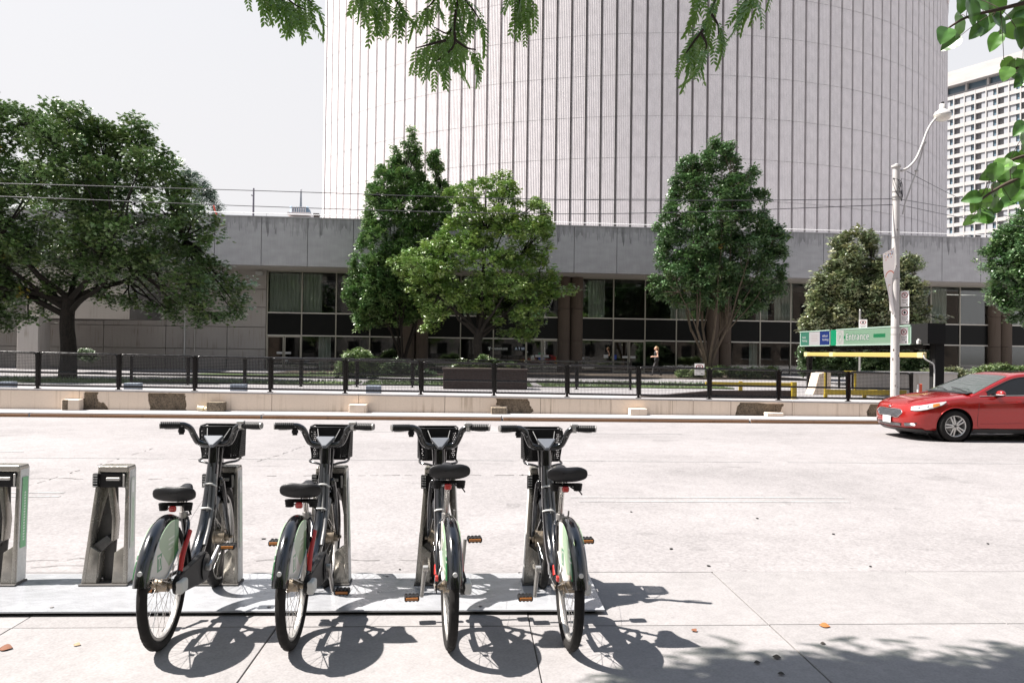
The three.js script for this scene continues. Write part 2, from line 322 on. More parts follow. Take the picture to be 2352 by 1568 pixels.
// ------------------------------------------------------------------ the low concrete wall with its broken facing
const K = 0.9408, WZ = -19.21;                            // K: finer photograph grid -> measuring grid
const wallTop = x => 0.517 - 0.0058 * x;
{
  const o = thing('roadside_wall', 'long low concrete wall with stained, partly broken facing under the mesh railing', 'wall', [0, 0, 0]);
  const x0 = -40, x1 = onZ(2290, 930, WZ).x;
  const core = []; for (let x = x0; x < x1; x += 6) { const b = Math.min(x1, x + 6); core.push(metric(spanBox(x, b, 0.02, wallTop((x + b) / 2) - 0.03, WZ - 0.42, WZ - 0.035), 1.2)); }
  part(o, 'core', join(core), M.aggregate);
  const Z1 = (x, y) => { const p = onZ(x / 3.36 * K, (820 + y / 3.36) * K, WZ); return [p.x, p.y]; };
  const Z3 = (x, y) => { const p = onZ((1200 + x / 3.136) * K, (620 + y / 3.136) * K, WZ); return [p.x, p.y]; };
  const jag = (pts, n = 5, j = 0.02) => { const out = []; pts.forEach((p, i) => { const q = pts[(i + 1) % pts.length]; for (let k = 0; k < n; k++) { const t = k / n; out.push([lerp(p[0], q[0], t) + (k ? rr(-j, j) : 0), lerp(p[1], q[1], t) + (k ? rr(-j, j) : 0)]); } }); return out; };
  const holes = [
    jag([[690, 446], [805, 446], [795, 510], [805, 540], [850, 545], [888, 605], [880, 628], [660, 632], [662, 560], [684, 490]].map(p => Z1(...p))),
    jag([[1214, 452], [1512, 458], [1520, 500], [1524, 540], [1524, 632], [1218, 630], [1226, 580], [1212, 520]].map(p => Z1(...p))),
    jag([[30, 1096], [280, 1106], [298, 1165], [325, 1200], [290, 1232], [130, 1230], [120, 1165], [40, 1160]].map(p => Z3(...p))),
    jag([[1905, 1136], [2240, 1146], [2222, 1200], [2195, 1242], [1860, 1240], [1878, 1180]].map(p => Z3(...p))),
    jag([[2126, 986], [2180, 988], [2182, 1018], [2118, 1016], [2116, 1005]].map(p => { const q = onZ(p[0] * K, p[1] * K, WZ); return [q.x, q.y]; }), 4, 0.015),
  ];
  const jx = [x0, -33, -26, -19, ...[192, 663, 875, 1086, 1320, 1492, 1693, 1785, 1935, 2100, 2200].map(p => onZ(p * K, 920, WZ).x), x1];
  for (let i = 0; i < jx.length - 1; i++) {
    const a = jx[i] + 0.006, b = jx[i + 1] - 0.006;
    if (b <= a) continue;
    const hs = holes.filter(h => h[0][0] > a && h[0][0] < b).map(h => h.map(([x, y]) => [clamp(x, a + 0.01, b - 0.01), clamp(y, 0.075, wallTop(x) - 0.05)]));
    const n = 14, out = [[a, 0.03], [b, 0.03]]; for (let k = 0; k <= n; k++) { const x = lerp(b, a, k / n); out.push([x, wallTop(x) - 0.032 + rr(-0.002, 0.002)]); }
    const g = extr(out, 0.035, 0, hs).translate(0, 0, WZ - 0.0176);
    part(o, 'facing_panel', metric(g, 6, i * 0.31, 0.1 * i), M.wall);
    const sh = new THREE.BufferGeometry();
    const c = spanBox(a, b, 0, 0.034, WZ - 0.43, WZ + 0.012), p = c.attributes.position; for (let k = 0; k < p.count; k++) p.setY(k, p.getY(k) + wallTop(p.getX(k)) - 0.031);
    part(o, 'coping', metric(c, 4), M.kerb);
  }
}
// blocks at its foot
const blockLabels = ['leftmost weathered concrete block against the roadside wall, with a dark broken corner', 'dark rough concrete block beside the litter at the foot of the wall', 'smooth pale concrete block against the wall between the second and third handlebars', 'rough concrete block in front of the broken facing behind the third and fourth bikes', 'pale block against the wall right of the fourth bike', 'low broken concrete block at the wall just left of the red car'];
[[62, 108, 916], [428, 472, 922], [782, 826, 928], [1130, 1168, 935], [1465, 1506, 938], [1792, 1830, 947]].forEach(([a, b, t], i) => {
  const p = onLevel(a, 953 + i * 2, 0.095), q = onLevel(b, 953 + i * 2, 0.095), h = onZ((a + b) / 2, t, WZ + 0.15).y - 0.095;
  const w = q.x - p.x, g = rbox(w, h, 0.24, 0.02, 0, h / 2, 0, 3), pos = g.attributes.position;
  for (let k = 0; k < pos.count; k++) { const n = 0.012 * (n16(pos.getX(k) * 1.3 + i, pos.getY(k) * 1.7 + pos.getZ(k)) - 0.5); pos.setXYZ(k, pos.getX(k) + n, pos.getY(k) - Math.abs(n) * (i === 5 ? 3 : 1), pos.getZ(k) + n); }
  const m = tag(part(scene, 'concrete_block', metric(g, i % 2 || i === 5 ? 1.2 : 4, i * 0.2), i === 1 || i === 3 ? mat([0.36, 0.31, 0.25], 0.95, { map: T.aggregate, bumpMap: T.bump, bumpScale: 0.012 }) : M.wall), blockLabels[i], 'concrete block', 'concrete blocks at the foot of the wall');
  m.position.set((p.x + q.x) / 2, 0.096, WZ + 0.135); m.rotation.y = rr(-0.06, 0.06);
  if (i === 0) part(m, 'broken_face', metric(rbox(0.13, h * 0.96, 0.02, 0.008, -w / 2 + 0.085, h / 2, 0.118), 1.2), M.aggregate);
});
{ // litter: a crushed cup and paper
  const g = join([new THREE.CylinderGeometry(0.05, 0.065, 0.15, 12, 1, true).rotateZ(1.35).translate(0, 0.06, 0), new THREE.IcosahedronGeometry(0.075, 1).scale(1, 0.7, 0.8).translate(0.16, 0.05, 0.02)]);
  const p = g.attributes.position; for (let i = 0; i < p.count; i++) p.setXYZ(i, p.getX(i), p.getY(i) * (0.8 + 0.4 * n16(p.getX(i) * 3, p.getZ(i) * 3)), p.getZ(i));
  const c = onLevel(408, 955, 0.096); const m = single('litter', g, mat([0.66, 0.58, 0.40], 0.8), 'crumpled pale cup and paper litter at the foot of the wall', 'litter'); m.position.set(c.x, 0.105, WZ + 0.12);
}

// ------------------------------------------------------------------ mesh railings
function railing(o, xsPost, z, top, bot, step, wr, midT = 0.6) {
  for (let i = 0; i < xsPost.length; i++) {
    const x = xsPost[i], h = top(x) - bot(x) + 0.03;
    part(o, 'post', join([rbox(0.064, h, 0.06, 0.008, x, bot(x) + h / 2 - 0.03, z), rbox(0.13, 0.014, 0.10, 0.004, x, bot(x) - 0.018, z)]), M.blackPaint);
    if (i === xsPost.length - 1) break;
    const a = x + 0.045, b = xsPost[i + 1] - 0.045, ta = top(a) - 0.02, tb = top(b) - 0.02, ba = bot(a) + 0.05, bb = bot(b) + 0.05, r = 0.07;
    const f = tube([[a, ba, z], [a, ta - r, z], [a + r * 0.3, ta - r * 0.3, z], [a + r, ta, z], [b - r, tb, z], [b - r * 0.3, tb - r * 0.3, z], [b, tb - r, z], [b, bb, z], [a, ba, z]], 0.025, { straight: true, rs: 8 });
    const frame = part(o, 'panel_frame', f, M.blackPaint);
    const ma = lerp(ta, ba, midT), mb = lerp(tb, bb, midT);
    part(frame, 'mid_rail', rod([a, ma, z], [b, mb, z], 0.024, 8), M.blackPaint);
    const w = [], n = Math.round((b - a) / step), hh = ta - ba, m = Math.round(hh / step);
    for (let k = 1; k < n; k++) { const t = k / n, xx = lerp(a, b, t), y0 = lerp(ba, bb, t), y1 = lerp(ta, tb, t); w.push(tube([[xx, y0, z], [xx, y1, z]], wr, { straight: true, rs: 4, caps: false })); }
    for (let k = 1; k < m; k++) { const t = k / m; w.push(tube([[a, lerp(ba, ta, t), z + wr], [b, lerp(bb, tb, t), z + wr]], wr, { straight: true, rs: 4, caps: false })); }
    part(frame, 'wire_mesh', join(w), M.blackPaint, 'stuff');
  }
}
{
  const z = -19.4, o = thing('mesh_railing', 'black wire mesh railing along the top of the roadside wall', 'railing');
  const px = [-276, -98, 86, 272, 447, 621, 793, 967, 1135, 1303, 1467, 1630, 1789, 1949, 2095];
  railing(o, px.map(p => onZ(p, 860, z).x), z, x => 1.35 - 0.0116 * x, x => wallTop(x) + 0.03, 0.036, 0.0036);
}
{
  const z = -26.6, o = thing('inner_mesh_railing', 'second black mesh railing across the plaza, seen through the front railing', 'railing');
  const xsP = []; for (let x = onZ(300, 850, z).x; x < onZ(1480, 850, z).x; x += 1.88) xsP.push(x);
  railing(o, xsP, z, () => PLZ + 0.98, () => PLZ + 0.03, 0.05, 0.004);
}

// ------------------------------------------------------------------ lamp post with arm, signs, banner and overhead wires
{
  const z = -18.82, b = onZ(2056, 918, z), x = b.x, P = (px, py) => onZ(px, py, z), top = P(2065, 382).y;
  const o = thing('street_lamp', 'tall white street lamp pole with a curved arm behind the red car', 'street lamp', [x, 0.095, z]);
  const L = p => [p.x - x, p.y - 0.095, p.z - z];
  part(o, 'pole', metric(new THREE.CylinderGeometry(0.082, 0.108, top - 0.095, 24).translate(0, (top - 0.095) / 2, 0), 4), M.poleWhite);
  part(o, 'pole_cap', join([disc(0.112, 0.05, 'y', 0, top - 0.095, 0), new THREE.ConeGeometry(0.09, 0.05, 24).translate(0, top - 0.045, 0)]), M.poleWhite);
  for (const py of [440, 452, 458, 545, 640, 752, 768, 827]) part(o, 'band', join([disc(0.096 + rr(0, 0.006), 0.022, 'y', 0, P(2060, py).y - 0.095, 0, 20), box(0.05, 0.03, 0.04, 0.10, P(2060, py).y - 0.095, 0)]), M.steel);
  for (let i = 0; i < 14; i++) { const a = rr(0.4, 2.6), y = rr(0.6, top - 1.4), c = new THREE.CircleGeometry(rr(0.006, 0.022), 7); c.scale(1, rr(1, 2.2), 1); part(o, 'chip', c.translate(0, 0, 0.1062 - y * 0.0038 + 0.001).rotateY(a - PI / 2).translate(0, y, 0), mat([0.06, 0.035, 0.025], 0.9)); }
  const armPts = [[2070, 392], [2085, 386], [2104, 366], [2120, 330], [2132, 298], [2146, 276], [2162, 262]].map(q => L(P(...q)));
  part(o, 'arm', tube(armPts, [0.032, 0.026], { rs: 10 }), M.poleWhite);
  part(o, 'brace', tube([[2074, 492], [2080, 466], [2092, 430], [2106, 392], [2117, 355], [2124, 330]].map(q => L(P(...q))), 0.019, { rs: 8 }), M.poleWhite);
  for (const q of [[2124, 328], [2106, 392]]) part(o, 'clamp', rbox(0.07, 0.06, 0.07, 0.01).rotateZ(0.4).translate(...L(P(...q))), M.steel);
  const h = L(P(2166, 262)), head = part(o, 'lamp_head', new THREE.LatheGeometry([[0.0, 0.26], [0.075, 0.25], [0.08, 0.13], [0.10, 0.10], [0.17, 0.06], [0.205, 0.0], [0.205, -0.03]].map(p => new THREE.Vector2(...p)), 28).translate(...h), M.poleWhite);
  part(head, 'diffuser', new THREE.LatheGeometry([[0.20, -0.03], [0.195, -0.07], [0.16, -0.13], [0.09, -0.17], [0, -0.18]].map(p => new THREE.Vector2(...p)), 28).translate(...h), mat([0.72, 0.70, 0.64], 0.25, { transmission: 0.3 }));
  part(head, 'photocell', disc(0.035, 0.05, 'y', h[0], h[1] + 0.28, h[2], 12), M.dark);
  const knot = []; for (let i = 0; i < 6; i++) knot.push(tube([[-0.1, top - 0.3, 0.03], [rr(-0.13, 0.1), top - rr(0.35, 0.6), 0.10], [rr(-0.05, 0.12), top - rr(0.5, 0.9), 0.11], [0.08, top - rr(0.3, 1.0), 0.1]].map(p => [p[0], p[1] - 0.095, p[2]]), 0.007, { rs: 5 }));
  part(o, 'cables', join(knot), M.wire);

  const W = (list, label, r = 0.009) => single('overhead_wire', tube(list, r, { rs: 6 }), M.wire, label, 'wire', 'overhead wires along the street');
  const a1 = P(2062, 457), a2 = P(2060, 470);
  W([onZ(-500, 411, z), onZ(0, 421, z), onZ(600, 438, z), onZ(1176, 456, z), onZ(1650, 460, z), a1.clone().setX(x - 0.09)], 'upper overhead wire running left from the lamp post');
  W([onZ(-500, 440, z), onZ(0, 451, z), onZ(600, 474, z), onZ(1176, 490, z), onZ(1500, 489, z), a2.clone().setX(x - 0.09)], 'lower overhead wire running left from the lamp post');
  W([a1.clone().setX(x + 0.09), at(2180, 476, 22), at(2300, 494, 27), at(2460, 512, 36)], 'upper overhead wire running right from the lamp post');
  W([a2.clone().setX(x + 0.09), at(2180, 494, 22), at(2300, 514, 27), at(2460, 532, 36)], 'lower overhead wire running right from the lamp post');
  W([P(2083, 393), at(2130, 418, 20), at(2220, 462, 23), at(2330, 500, 28), at(2460, 530, 36)], 'sloping service wire leaving the lamp arm to the right', 0.008);

  const face = kind => printed(128, 256, (c, w, hh) => {
    c.fillStyle = '#e9e6e2'; c.fillRect(0, 0, w, hh); c.lineWidth = 12; c.strokeStyle = '#8f1f2c'; c.beginPath(); c.arc(64, 68, 42, 0, 7); c.stroke();
    c.fillStyle = '#151515'; if (kind) { c.beginPath(); c.ellipse(64, 68, 17, 24, 0, 0, 7); c.fill(); } else { c.font = 'bold 66px sans-serif'; c.textAlign = 'center'; c.fillText(kind === 0 ? 'P' : 'R', 64, 92); }
    if (!kind) { c.lineWidth = 7; c.beginPath(); c.moveTo(36, 40); c.lineTo(92, 96); c.stroke(); }
    c.fillStyle = '#3a3836'; for (let r = 0; r < 3; r++) for (let i = 0; i < 5 - r; i++) c.fillRect(24 + i * 18 + r * 6, 140 + r * 26, 12, 11); c.beginPath(); c.moveTo(88, 212); c.lineTo(114, 224); c.lineTo(88, 236); c.fill();
  });
  const faces = [face(0), face(1)];
  const sign = (px, py, w, hgt, k, turn, label, zz = z + 0.02) => {
    const p = onZ(px, py, zz), s = thing('parking_sign', label, 'sign', [p.x, p.y, p.z], turn, 'small parking signs');
    part(s, 'plate', rbox(w, hgt, 0.006, 0.002), M.signWhite); part(s, 'face', new THREE.PlaneGeometry(w - 0.01, hgt - 0.01).translate(0, 0, 0.0045), mat(0xffffff, 0.5, { map: faces[k] }));
    return s;
  };
  sign(2079, 686, 0.22, 0.40, 0, -1.0, 'topmost of three parking signs stacked on the lamp post', z + 0.05);
  sign(2079, 726, 0.22, 0.40, 1, -1.0, 'middle parking sign on the lamp post, with a dark symbol in a red ring', z + 0.05);
  sign(2077, 771, 0.21, 0.42, 0, -1.0, 'lowest parking sign on the lamp post, beside the green entrance sign', z + 0.05);
  sign(1607, 848, 0.36, 0.40, 0, 0.1, 'square no-parking sign fixed to the inner mesh railing', -26.5);
  {
    const q = onZ(1975, 890, -29), t = onZ(1977, 712, -29), s = thing('sign_post', 'thin grey metal sign post rising behind the green entrance sign', 'post', [q.x, PLZ, -29]);
    part(s, 'shaft', join([disc(0.036, t.y - PLZ, 'y', 0, (t.y - PLZ) / 2, 0, 12), new THREE.SphereGeometry(0.036, 10, 6).translate(0, t.y - PLZ, 0)]), M.steel);
    sign(1983, 746, 0.30, 0.42, 1, -0.3, 'small no-stopping sign on the thin grey post above the green sign', -28.93);
  }
  const bt = printed(128, 512, (c, w, hh) => { c.fillStyle = '#ece8e4'; c.fillRect(0, 0, w, hh); c.lineWidth = 9; c.strokeStyle = '#cf7a62'; c.beginPath(); c.arc(76, 230, 60, 3.4, 5.8); c.stroke(); c.strokeStyle = '#d8b9a4'; c.beginPath(); c.arc(70, 330, 50, 2, 5); c.stroke(); for (let i = 0; i < 26; i++) { c.fillStyle = ['#c25a4a', '#5f7fa8', '#d9a24a', '#777'][i % 4]; c.fillRect(rr(4, 116), rr(4, 70), rr(4, 12), rr(4, 12)); } });
  const B = thing('street_banner', 'faded white printed banner hanging on the lamp post', 'banner', [x, 0, z]);
  const c0 = P(2030, 584), c1 = P(2057, 568), c2 = P(2047, 712), c3 = P(2057, 726);
  part(B, 'cloth', quadSheet((u, v) => { const A = c2.clone().lerp(c3, u), C = c0.clone().lerp(c1, u), q = A.lerp(C, v); return V3(q.x - x - 0.06, q.y, 0.05 + 0.04 * Math.sin(v * 7 + u * 2)); }, 6, 14), mat(0xffffff, 0.85, { map: bt }));
  part(B, 'bracket', join([rod([-0.27, c0.y, 0.03], [0, c1.y, 0], 0.012), rod([-0.16, c2.y, 0.03], [0, c3.y, 0], 0.012)]), M.steel);
}

// ------------------------------------------------------------------ parking ramp portal with the green sign
{
  const X = 11.75, zR = onX(2093, 768, X).z, zL = onX(1838, 784, X).z, yT = onX(2093, 746, X).y, yB = onX(2093, 791, X).y, zM = onX(1914, 780, X).z;
  const o = thing('parking_sign_box', 'long green and white illuminated-style box sign reading Entrance over the ramp', 'sign', [X, 0, 0]);
  const H = yT - yB, face = (z0, z1, t) => new THREE.PlaneGeometry(z1 - z0, H - 0.06).rotateY(-PI / 2).translate(-0.002, (yT + yB) / 2, (z0 + z1) / 2);
  part(o, 'cabinet', spanBox(0.004, 0.34, yB, yT, zM + 0.22, zR), M.signFrame); part(o, 'end_cabinet', spanBox(0.004, 0.34, yB, yT, zL, zM - 0.22), M.signFrame);
  part(o, 'divider', spanBox(0.03, 0.32, yB + 0.01, yT - 0.01, zM - 0.219, zM + 0.219), M.signGreen);
  const main = printed(1024, 128, (c, w, h) => {
    c.fillStyle = '#a9d3b4'; c.fillRect(0, 0, w, h); c.fillStyle = '#f1f1ee'; c.fillRect(0, 0, 116, h);
    c.fillStyle = '#1d9a62'; c.fillRect(118, 52, 25, 26); c.fillRect(560, 46, 160, 30);
    c.strokeStyle = '#3f6b52'; c.lineWidth = 4; c.setLineDash([7, 9]); c.beginPath(); c.ellipse(58, 64, 43, 52, 0, 0, 7); c.stroke(); c.setLineDash([]); c.lineWidth = 5; c.strokeStyle = '#a7cfb4'; c.beginPath(); c.ellipse(58, 64, 31, 39, 0, 0, 7); c.stroke();
    c.fillStyle = '#8fc3a2'; c.font = 'bold 56px sans-serif'; c.textAlign = 'center'; c.fillText('P', 58, 84);
    c.font = 'bold 82px sans-serif'; c.textAlign = 'left'; c.lineWidth = 8; c.strokeStyle = '#3d8f6a'; c.strokeText('Entrance', 148, 92, 404); c.fillStyle = '#f7f7f4'; c.fillText('Entrance', 148, 92, 404);
    c.font = 'bold 36px sans-serif'; c.textAlign = 'right'; c.fillText('al', 925, 52); c.fillText('ank', 955, 92); c.fillStyle = '#d6e9da'; c.fillRect(116, 0, w, 5); c.fillRect(116, h - 8, w, 5);
  });
  part(o, 'main_face', face(zM + 0.25, zR - 0.03), mat(0x868686, 0.4, { map: main }));
  const side = printed(512, 192, (c, w, h) => {
    c.fillStyle = '#4f9f86'; c.fillRect(0, 0, 160, h); c.fillStyle = '#efedf0'; c.fillRect(160, 0, 190, h); c.fillStyle = '#1d3f96'; c.fillRect(350, 0, 162, h);
    c.fillStyle = '#f2f2f0'; c.font = 'bold 38px sans-serif'; c.fillText('Public', 28, 92, 76); c.fillText('Parking', 28, 140, 96); c.fillText('Official', 392, 82, 92); c.fillText('Parking', 392, 132, 104);
    c.fillStyle = '#e3d3d3'; for (let i = 0; i < 4; i++) c.fillRect(200, 50 + i * 26, 110, 9);
  });
  part(o, 'side_face', face(zL + 0.06, zM - 0.25), mat(0x868686, 0.4, { map: side }));
  for (const [a, b] of [[zL, zM - 0.22], [zM + 0.22, zR]]) for (const y of [yB + 0.012, yT - 0.012]) part(o, 'trim', spanBox(-0.014, 0.003, y - 0.014, y + 0.014, a, b), M.signFrame);

  const f = thing('ramp_portal', 'black steel portal frame carrying the entrance sign over the parking ramp', 'portal', [X, 0, 0]);
  const rz = onX(2112, 800, X).z;
  part(f, 'end_box', spanBox(0.02, 0.5, yB + 0.02, yT + 0.02, zR + 0.01, rz + 0.35), M.dark);
  part(f, 'beam', spanBox(0.10, 0.30, yB - 0.14, yB - 0.006, zL + 0.2, rz), M.blackPaint);
  part(f, 'post', rbox(0.26, yT - 0.1, 0.26, 0.02, 0.42, yT / 2 + 0.05, rz + 0.1), M.dark);
  part(f, 'post', rbox(0.16, yB - PLZ, 0.16, 0.02, 0.2, (yB + PLZ) / 2, zL + 0.35), M.blackPaint);
  for (let i = 0; i < 7; i++) part(f, 'hanger', box(0.14, 0.2, 0.16, 0.16, yB - 0.22, lerp(zL + 1, rz - 0.5, i / 6)), M.blackPaint);
  part(f, 'junction_box', join([rbox(0.09, 0.10, 0.09, 0.01, -0.02, yB + 0.06, rz + 0.02), disc(0.03, 0.04, 'y', -0.02, yB + 0.13, rz + 0.02, 10)]), M.plasticGrey);
  part(f, 'conduit', tube([[0.25, 0.4, rz + 0.26], [0.25, 1.4, rz + 0.26], [0.22, yB - 0.5, rz + 0.26], [0.02, yB - 0.38, rz + 0.24], [0.0, yB - 0.28, rz + 0.2], [0.06, yB - 0.22, rz + 0.16]], 0.018), M.plasticGrey);
  const c = thing('clearance_bar', 'yellow height clearance bar hanging below the green entrance sign', 'barrier', [X, 0, 0]);
  const q0 = onX(2118, 806, X), q1 = onX(1852, 818, X);
  const yb = (q0.y + q1.y) / 2 - 0.02;
  part(c, 'bar', rbox(0.10, 0.13, q0.z - q1.z, 0.02, 0.02, yb, (q0.z + q1.z) / 2), M.yellowPale);
  for (const t of [0.005, 0.28, 0.995]) part(c, 'sleeve', rbox(0.116, 0.146, 0.26, 0.015, 0.02, yb, lerp(q1.z, q0.z, t)), mat([0.48, 0.40, 0.20], 0.5));
}
{ // yellow guard rails, low walls and posts around the ramp
  const z = -22.2, P = (px, py, zz = z) => onZ(px, py, zz);
  const g = thing('ramp_parapet', 'low dark ramp parapet rising to the right behind the front railing', 'wall');
  const a = P(1470, 915).x, b = P(1640, 900).x, c = P(1822, 898).x;
  part(g, 'parapet', extr([[a, PLZ], [c, PLZ], [c, 0.60], [b, 0.58], [a, PLZ + 0.02]], 0.25, 0.01).translate(0, 0, z), M.planter);
  const r = thing('guard_rail', 'yellow steel guard rail ending in a post beside the ramp, left of the entrance sign', 'guard rail', [0, 0, 0], 0, 'yellow guard rails');
  part(r, 'rail', rbox(c - P(1618, 885).x, 0.10, 0.06, 0.01, (c + P(1618, 885).x) / 2, 0.78, z + 0.1), M.yellow);
  part(r, 'post', rbox(0.14, 0.5, 0.12, 0.01, c - 0.05, 0.60, z + 0.16), M.yellow);
  part(r, 'post', rbox(0.10, 0.3, 0.08, 0.01, P(1700, 885).x, 0.70, z + 0.06), M.yellow);
  const z2 = -23.2, e = thing('guard_rail', 'yellow guard rail with a square framed gate panel under the entrance sign', 'guard rail', [0, 0, 0], 0, 'yellow guard rails');
  const x0 = P(1894, 900, z2).x, x1 = P(2082, 900, z2).x, y0 = P(1990, 907, z2).y, y1 = P(1990, 895, z2).y;
  part(e, 'rail', rbox(x1 - x0, y1 - y0, 0.08, 0.01, (x0 + x1) / 2, (y0 + y1) / 2, z2), M.yellow);
  for (const x of [x0 + 0.06, (x0 + x1) / 2, x1 - 0.05]) part(e, 'post', rbox(0.1, y0 - PLZ + 0.02, 0.08, 0.01, x, (y0 + PLZ) / 2, z2 - 0.04), M.yellow);
  const f0 = P(1896, 853, z2), f1 = P(1965, 895, z2);
  const fr = []; for (const x of [f0.x, f1.x]) fr.push(rbox(0.05, f0.y - f1.y, 0.05, 0.008, x, (f0.y + f1.y) / 2, z2)); for (const y of [f0.y]) fr.push(rbox(f1.x - f0.x + 0.05, 0.05, 0.05, 0.008, (f0.x + f1.x) / 2, y, z2));
  part(e, 'gate_frame', join(fr), M.yellow);
  part(e, 'gate_post', join([0.06, 0.5, 0.94].map(t => box(0.05, f0.y - f1.y - 0.04, 0.05, lerp(f0.x, f1.x, t), (f0.y + f1.y) / 2, z2 - 0.07))), M.blackPaint);
  const lw = thing('ramp_side_wall', 'weathered brown concrete side wall of the ramp behind the yellow guard rail', 'wall');
  part(lw, 'wall', metric(spanBox(P(1958, 880, -24.2).x, P(2200, 880, -24.2).x, 0, P(2000, 857, -24.2).y, -24.5, -24.2), 6), M.boardwall);
  part(lw, 'coping', metric(spanBox(P(1955, 880, -24.2).x, P(2200, 880, -24.2).x, P(2000, 857, -24.2).y + 0.001, P(2000, 857, -24.2).y + 0.06, -24.53, -24.16), 4), M.kerb);
  const sb = thing('ramp_block', 'pale sloped concrete block left of the yellow gate panel', 'concrete block');
  const s0 = P(1872, 890, -25), s1 = P(1900, 852, -25);
  part(sb, 'block', metric(extr([[s0.x - 0.2, PLZ], [s1.x, PLZ], [s1.x, s1.y], [s0.x, s1.y - 0.08], [s0.x - 0.1, s1.y - 0.5]], 0.6, 0.02).translate(0, 0, -25), 4), M.wall);
  const rp = thing('ramp_marker_post', 'orange and white marker post beside the black portal column', 'post', [P(2114, 905, -20.9).x, PLZ - 0.1, -20.9]);
  part(rp, 'tube', rbox(0.10, 0.62, 0.06, 0.015, 0, 0.31, 0), mat([0.62, 0.09, 0.04], 0.6)); part(rp, 'white_edge', rbox(0.04, 0.6, 0.062, 0.01, -0.058, 0.31, 0), M.signWhite);
  [[15, 893, 'pale concrete block on the plaza behind the railing at the far left'], [305, 893, 'pale concrete block on the plaza behind the third railing post'], [548, 895, 'pale concrete block on the plaza between the fourth and fifth railing posts'], [858, 893, 'pale concrete block on the plaza behind the railing, below the leafy shrub']].forEach(([px, py, l]) => {
    const p = onZ(px, py, -22.5); const m = tag(part(scene, 'plaza_block', metric(rbox(0.42, 0.24, 0.3, 0.02, 0, 0.12, 0), 4), mat([0.26, 0.30, 0.36], 0.9, { map: T.concrete })), l, 'concrete block', 'blocks on the plaza'); m.position.set(p.x, PLZ, -22.5);
  });
  const pb = thing('planter_box', 'long dark brown planter box behind the railing below the second maple', 'planter');
  const p0 = onZ(1018, 885, -26), p1 = onZ(1210, 885, -26), ph = onZ(1100, 850, -26).y;
  part(pb, 'box', metric(rbox(p1.x - p0.x, ph - PLZ, 1.0, 0.03, (p0.x + p1.x) / 2, (ph + PLZ) / 2, -26.4), 2), M.planter);
  part(pb, 'rim', rbox(p1.x - p0.x + 0.08, 0.07, 1.08, 0.02, (p0.x + p1.x) / 2, ph + 0.02, -26.4), M.planter);
  part(pb, 'soil', box(p1.x - p0.x - 0.1, 0.04, 0.9, (p0.x + p1.x) / 2, ph + 0.045, -26.4), M.soil);
}
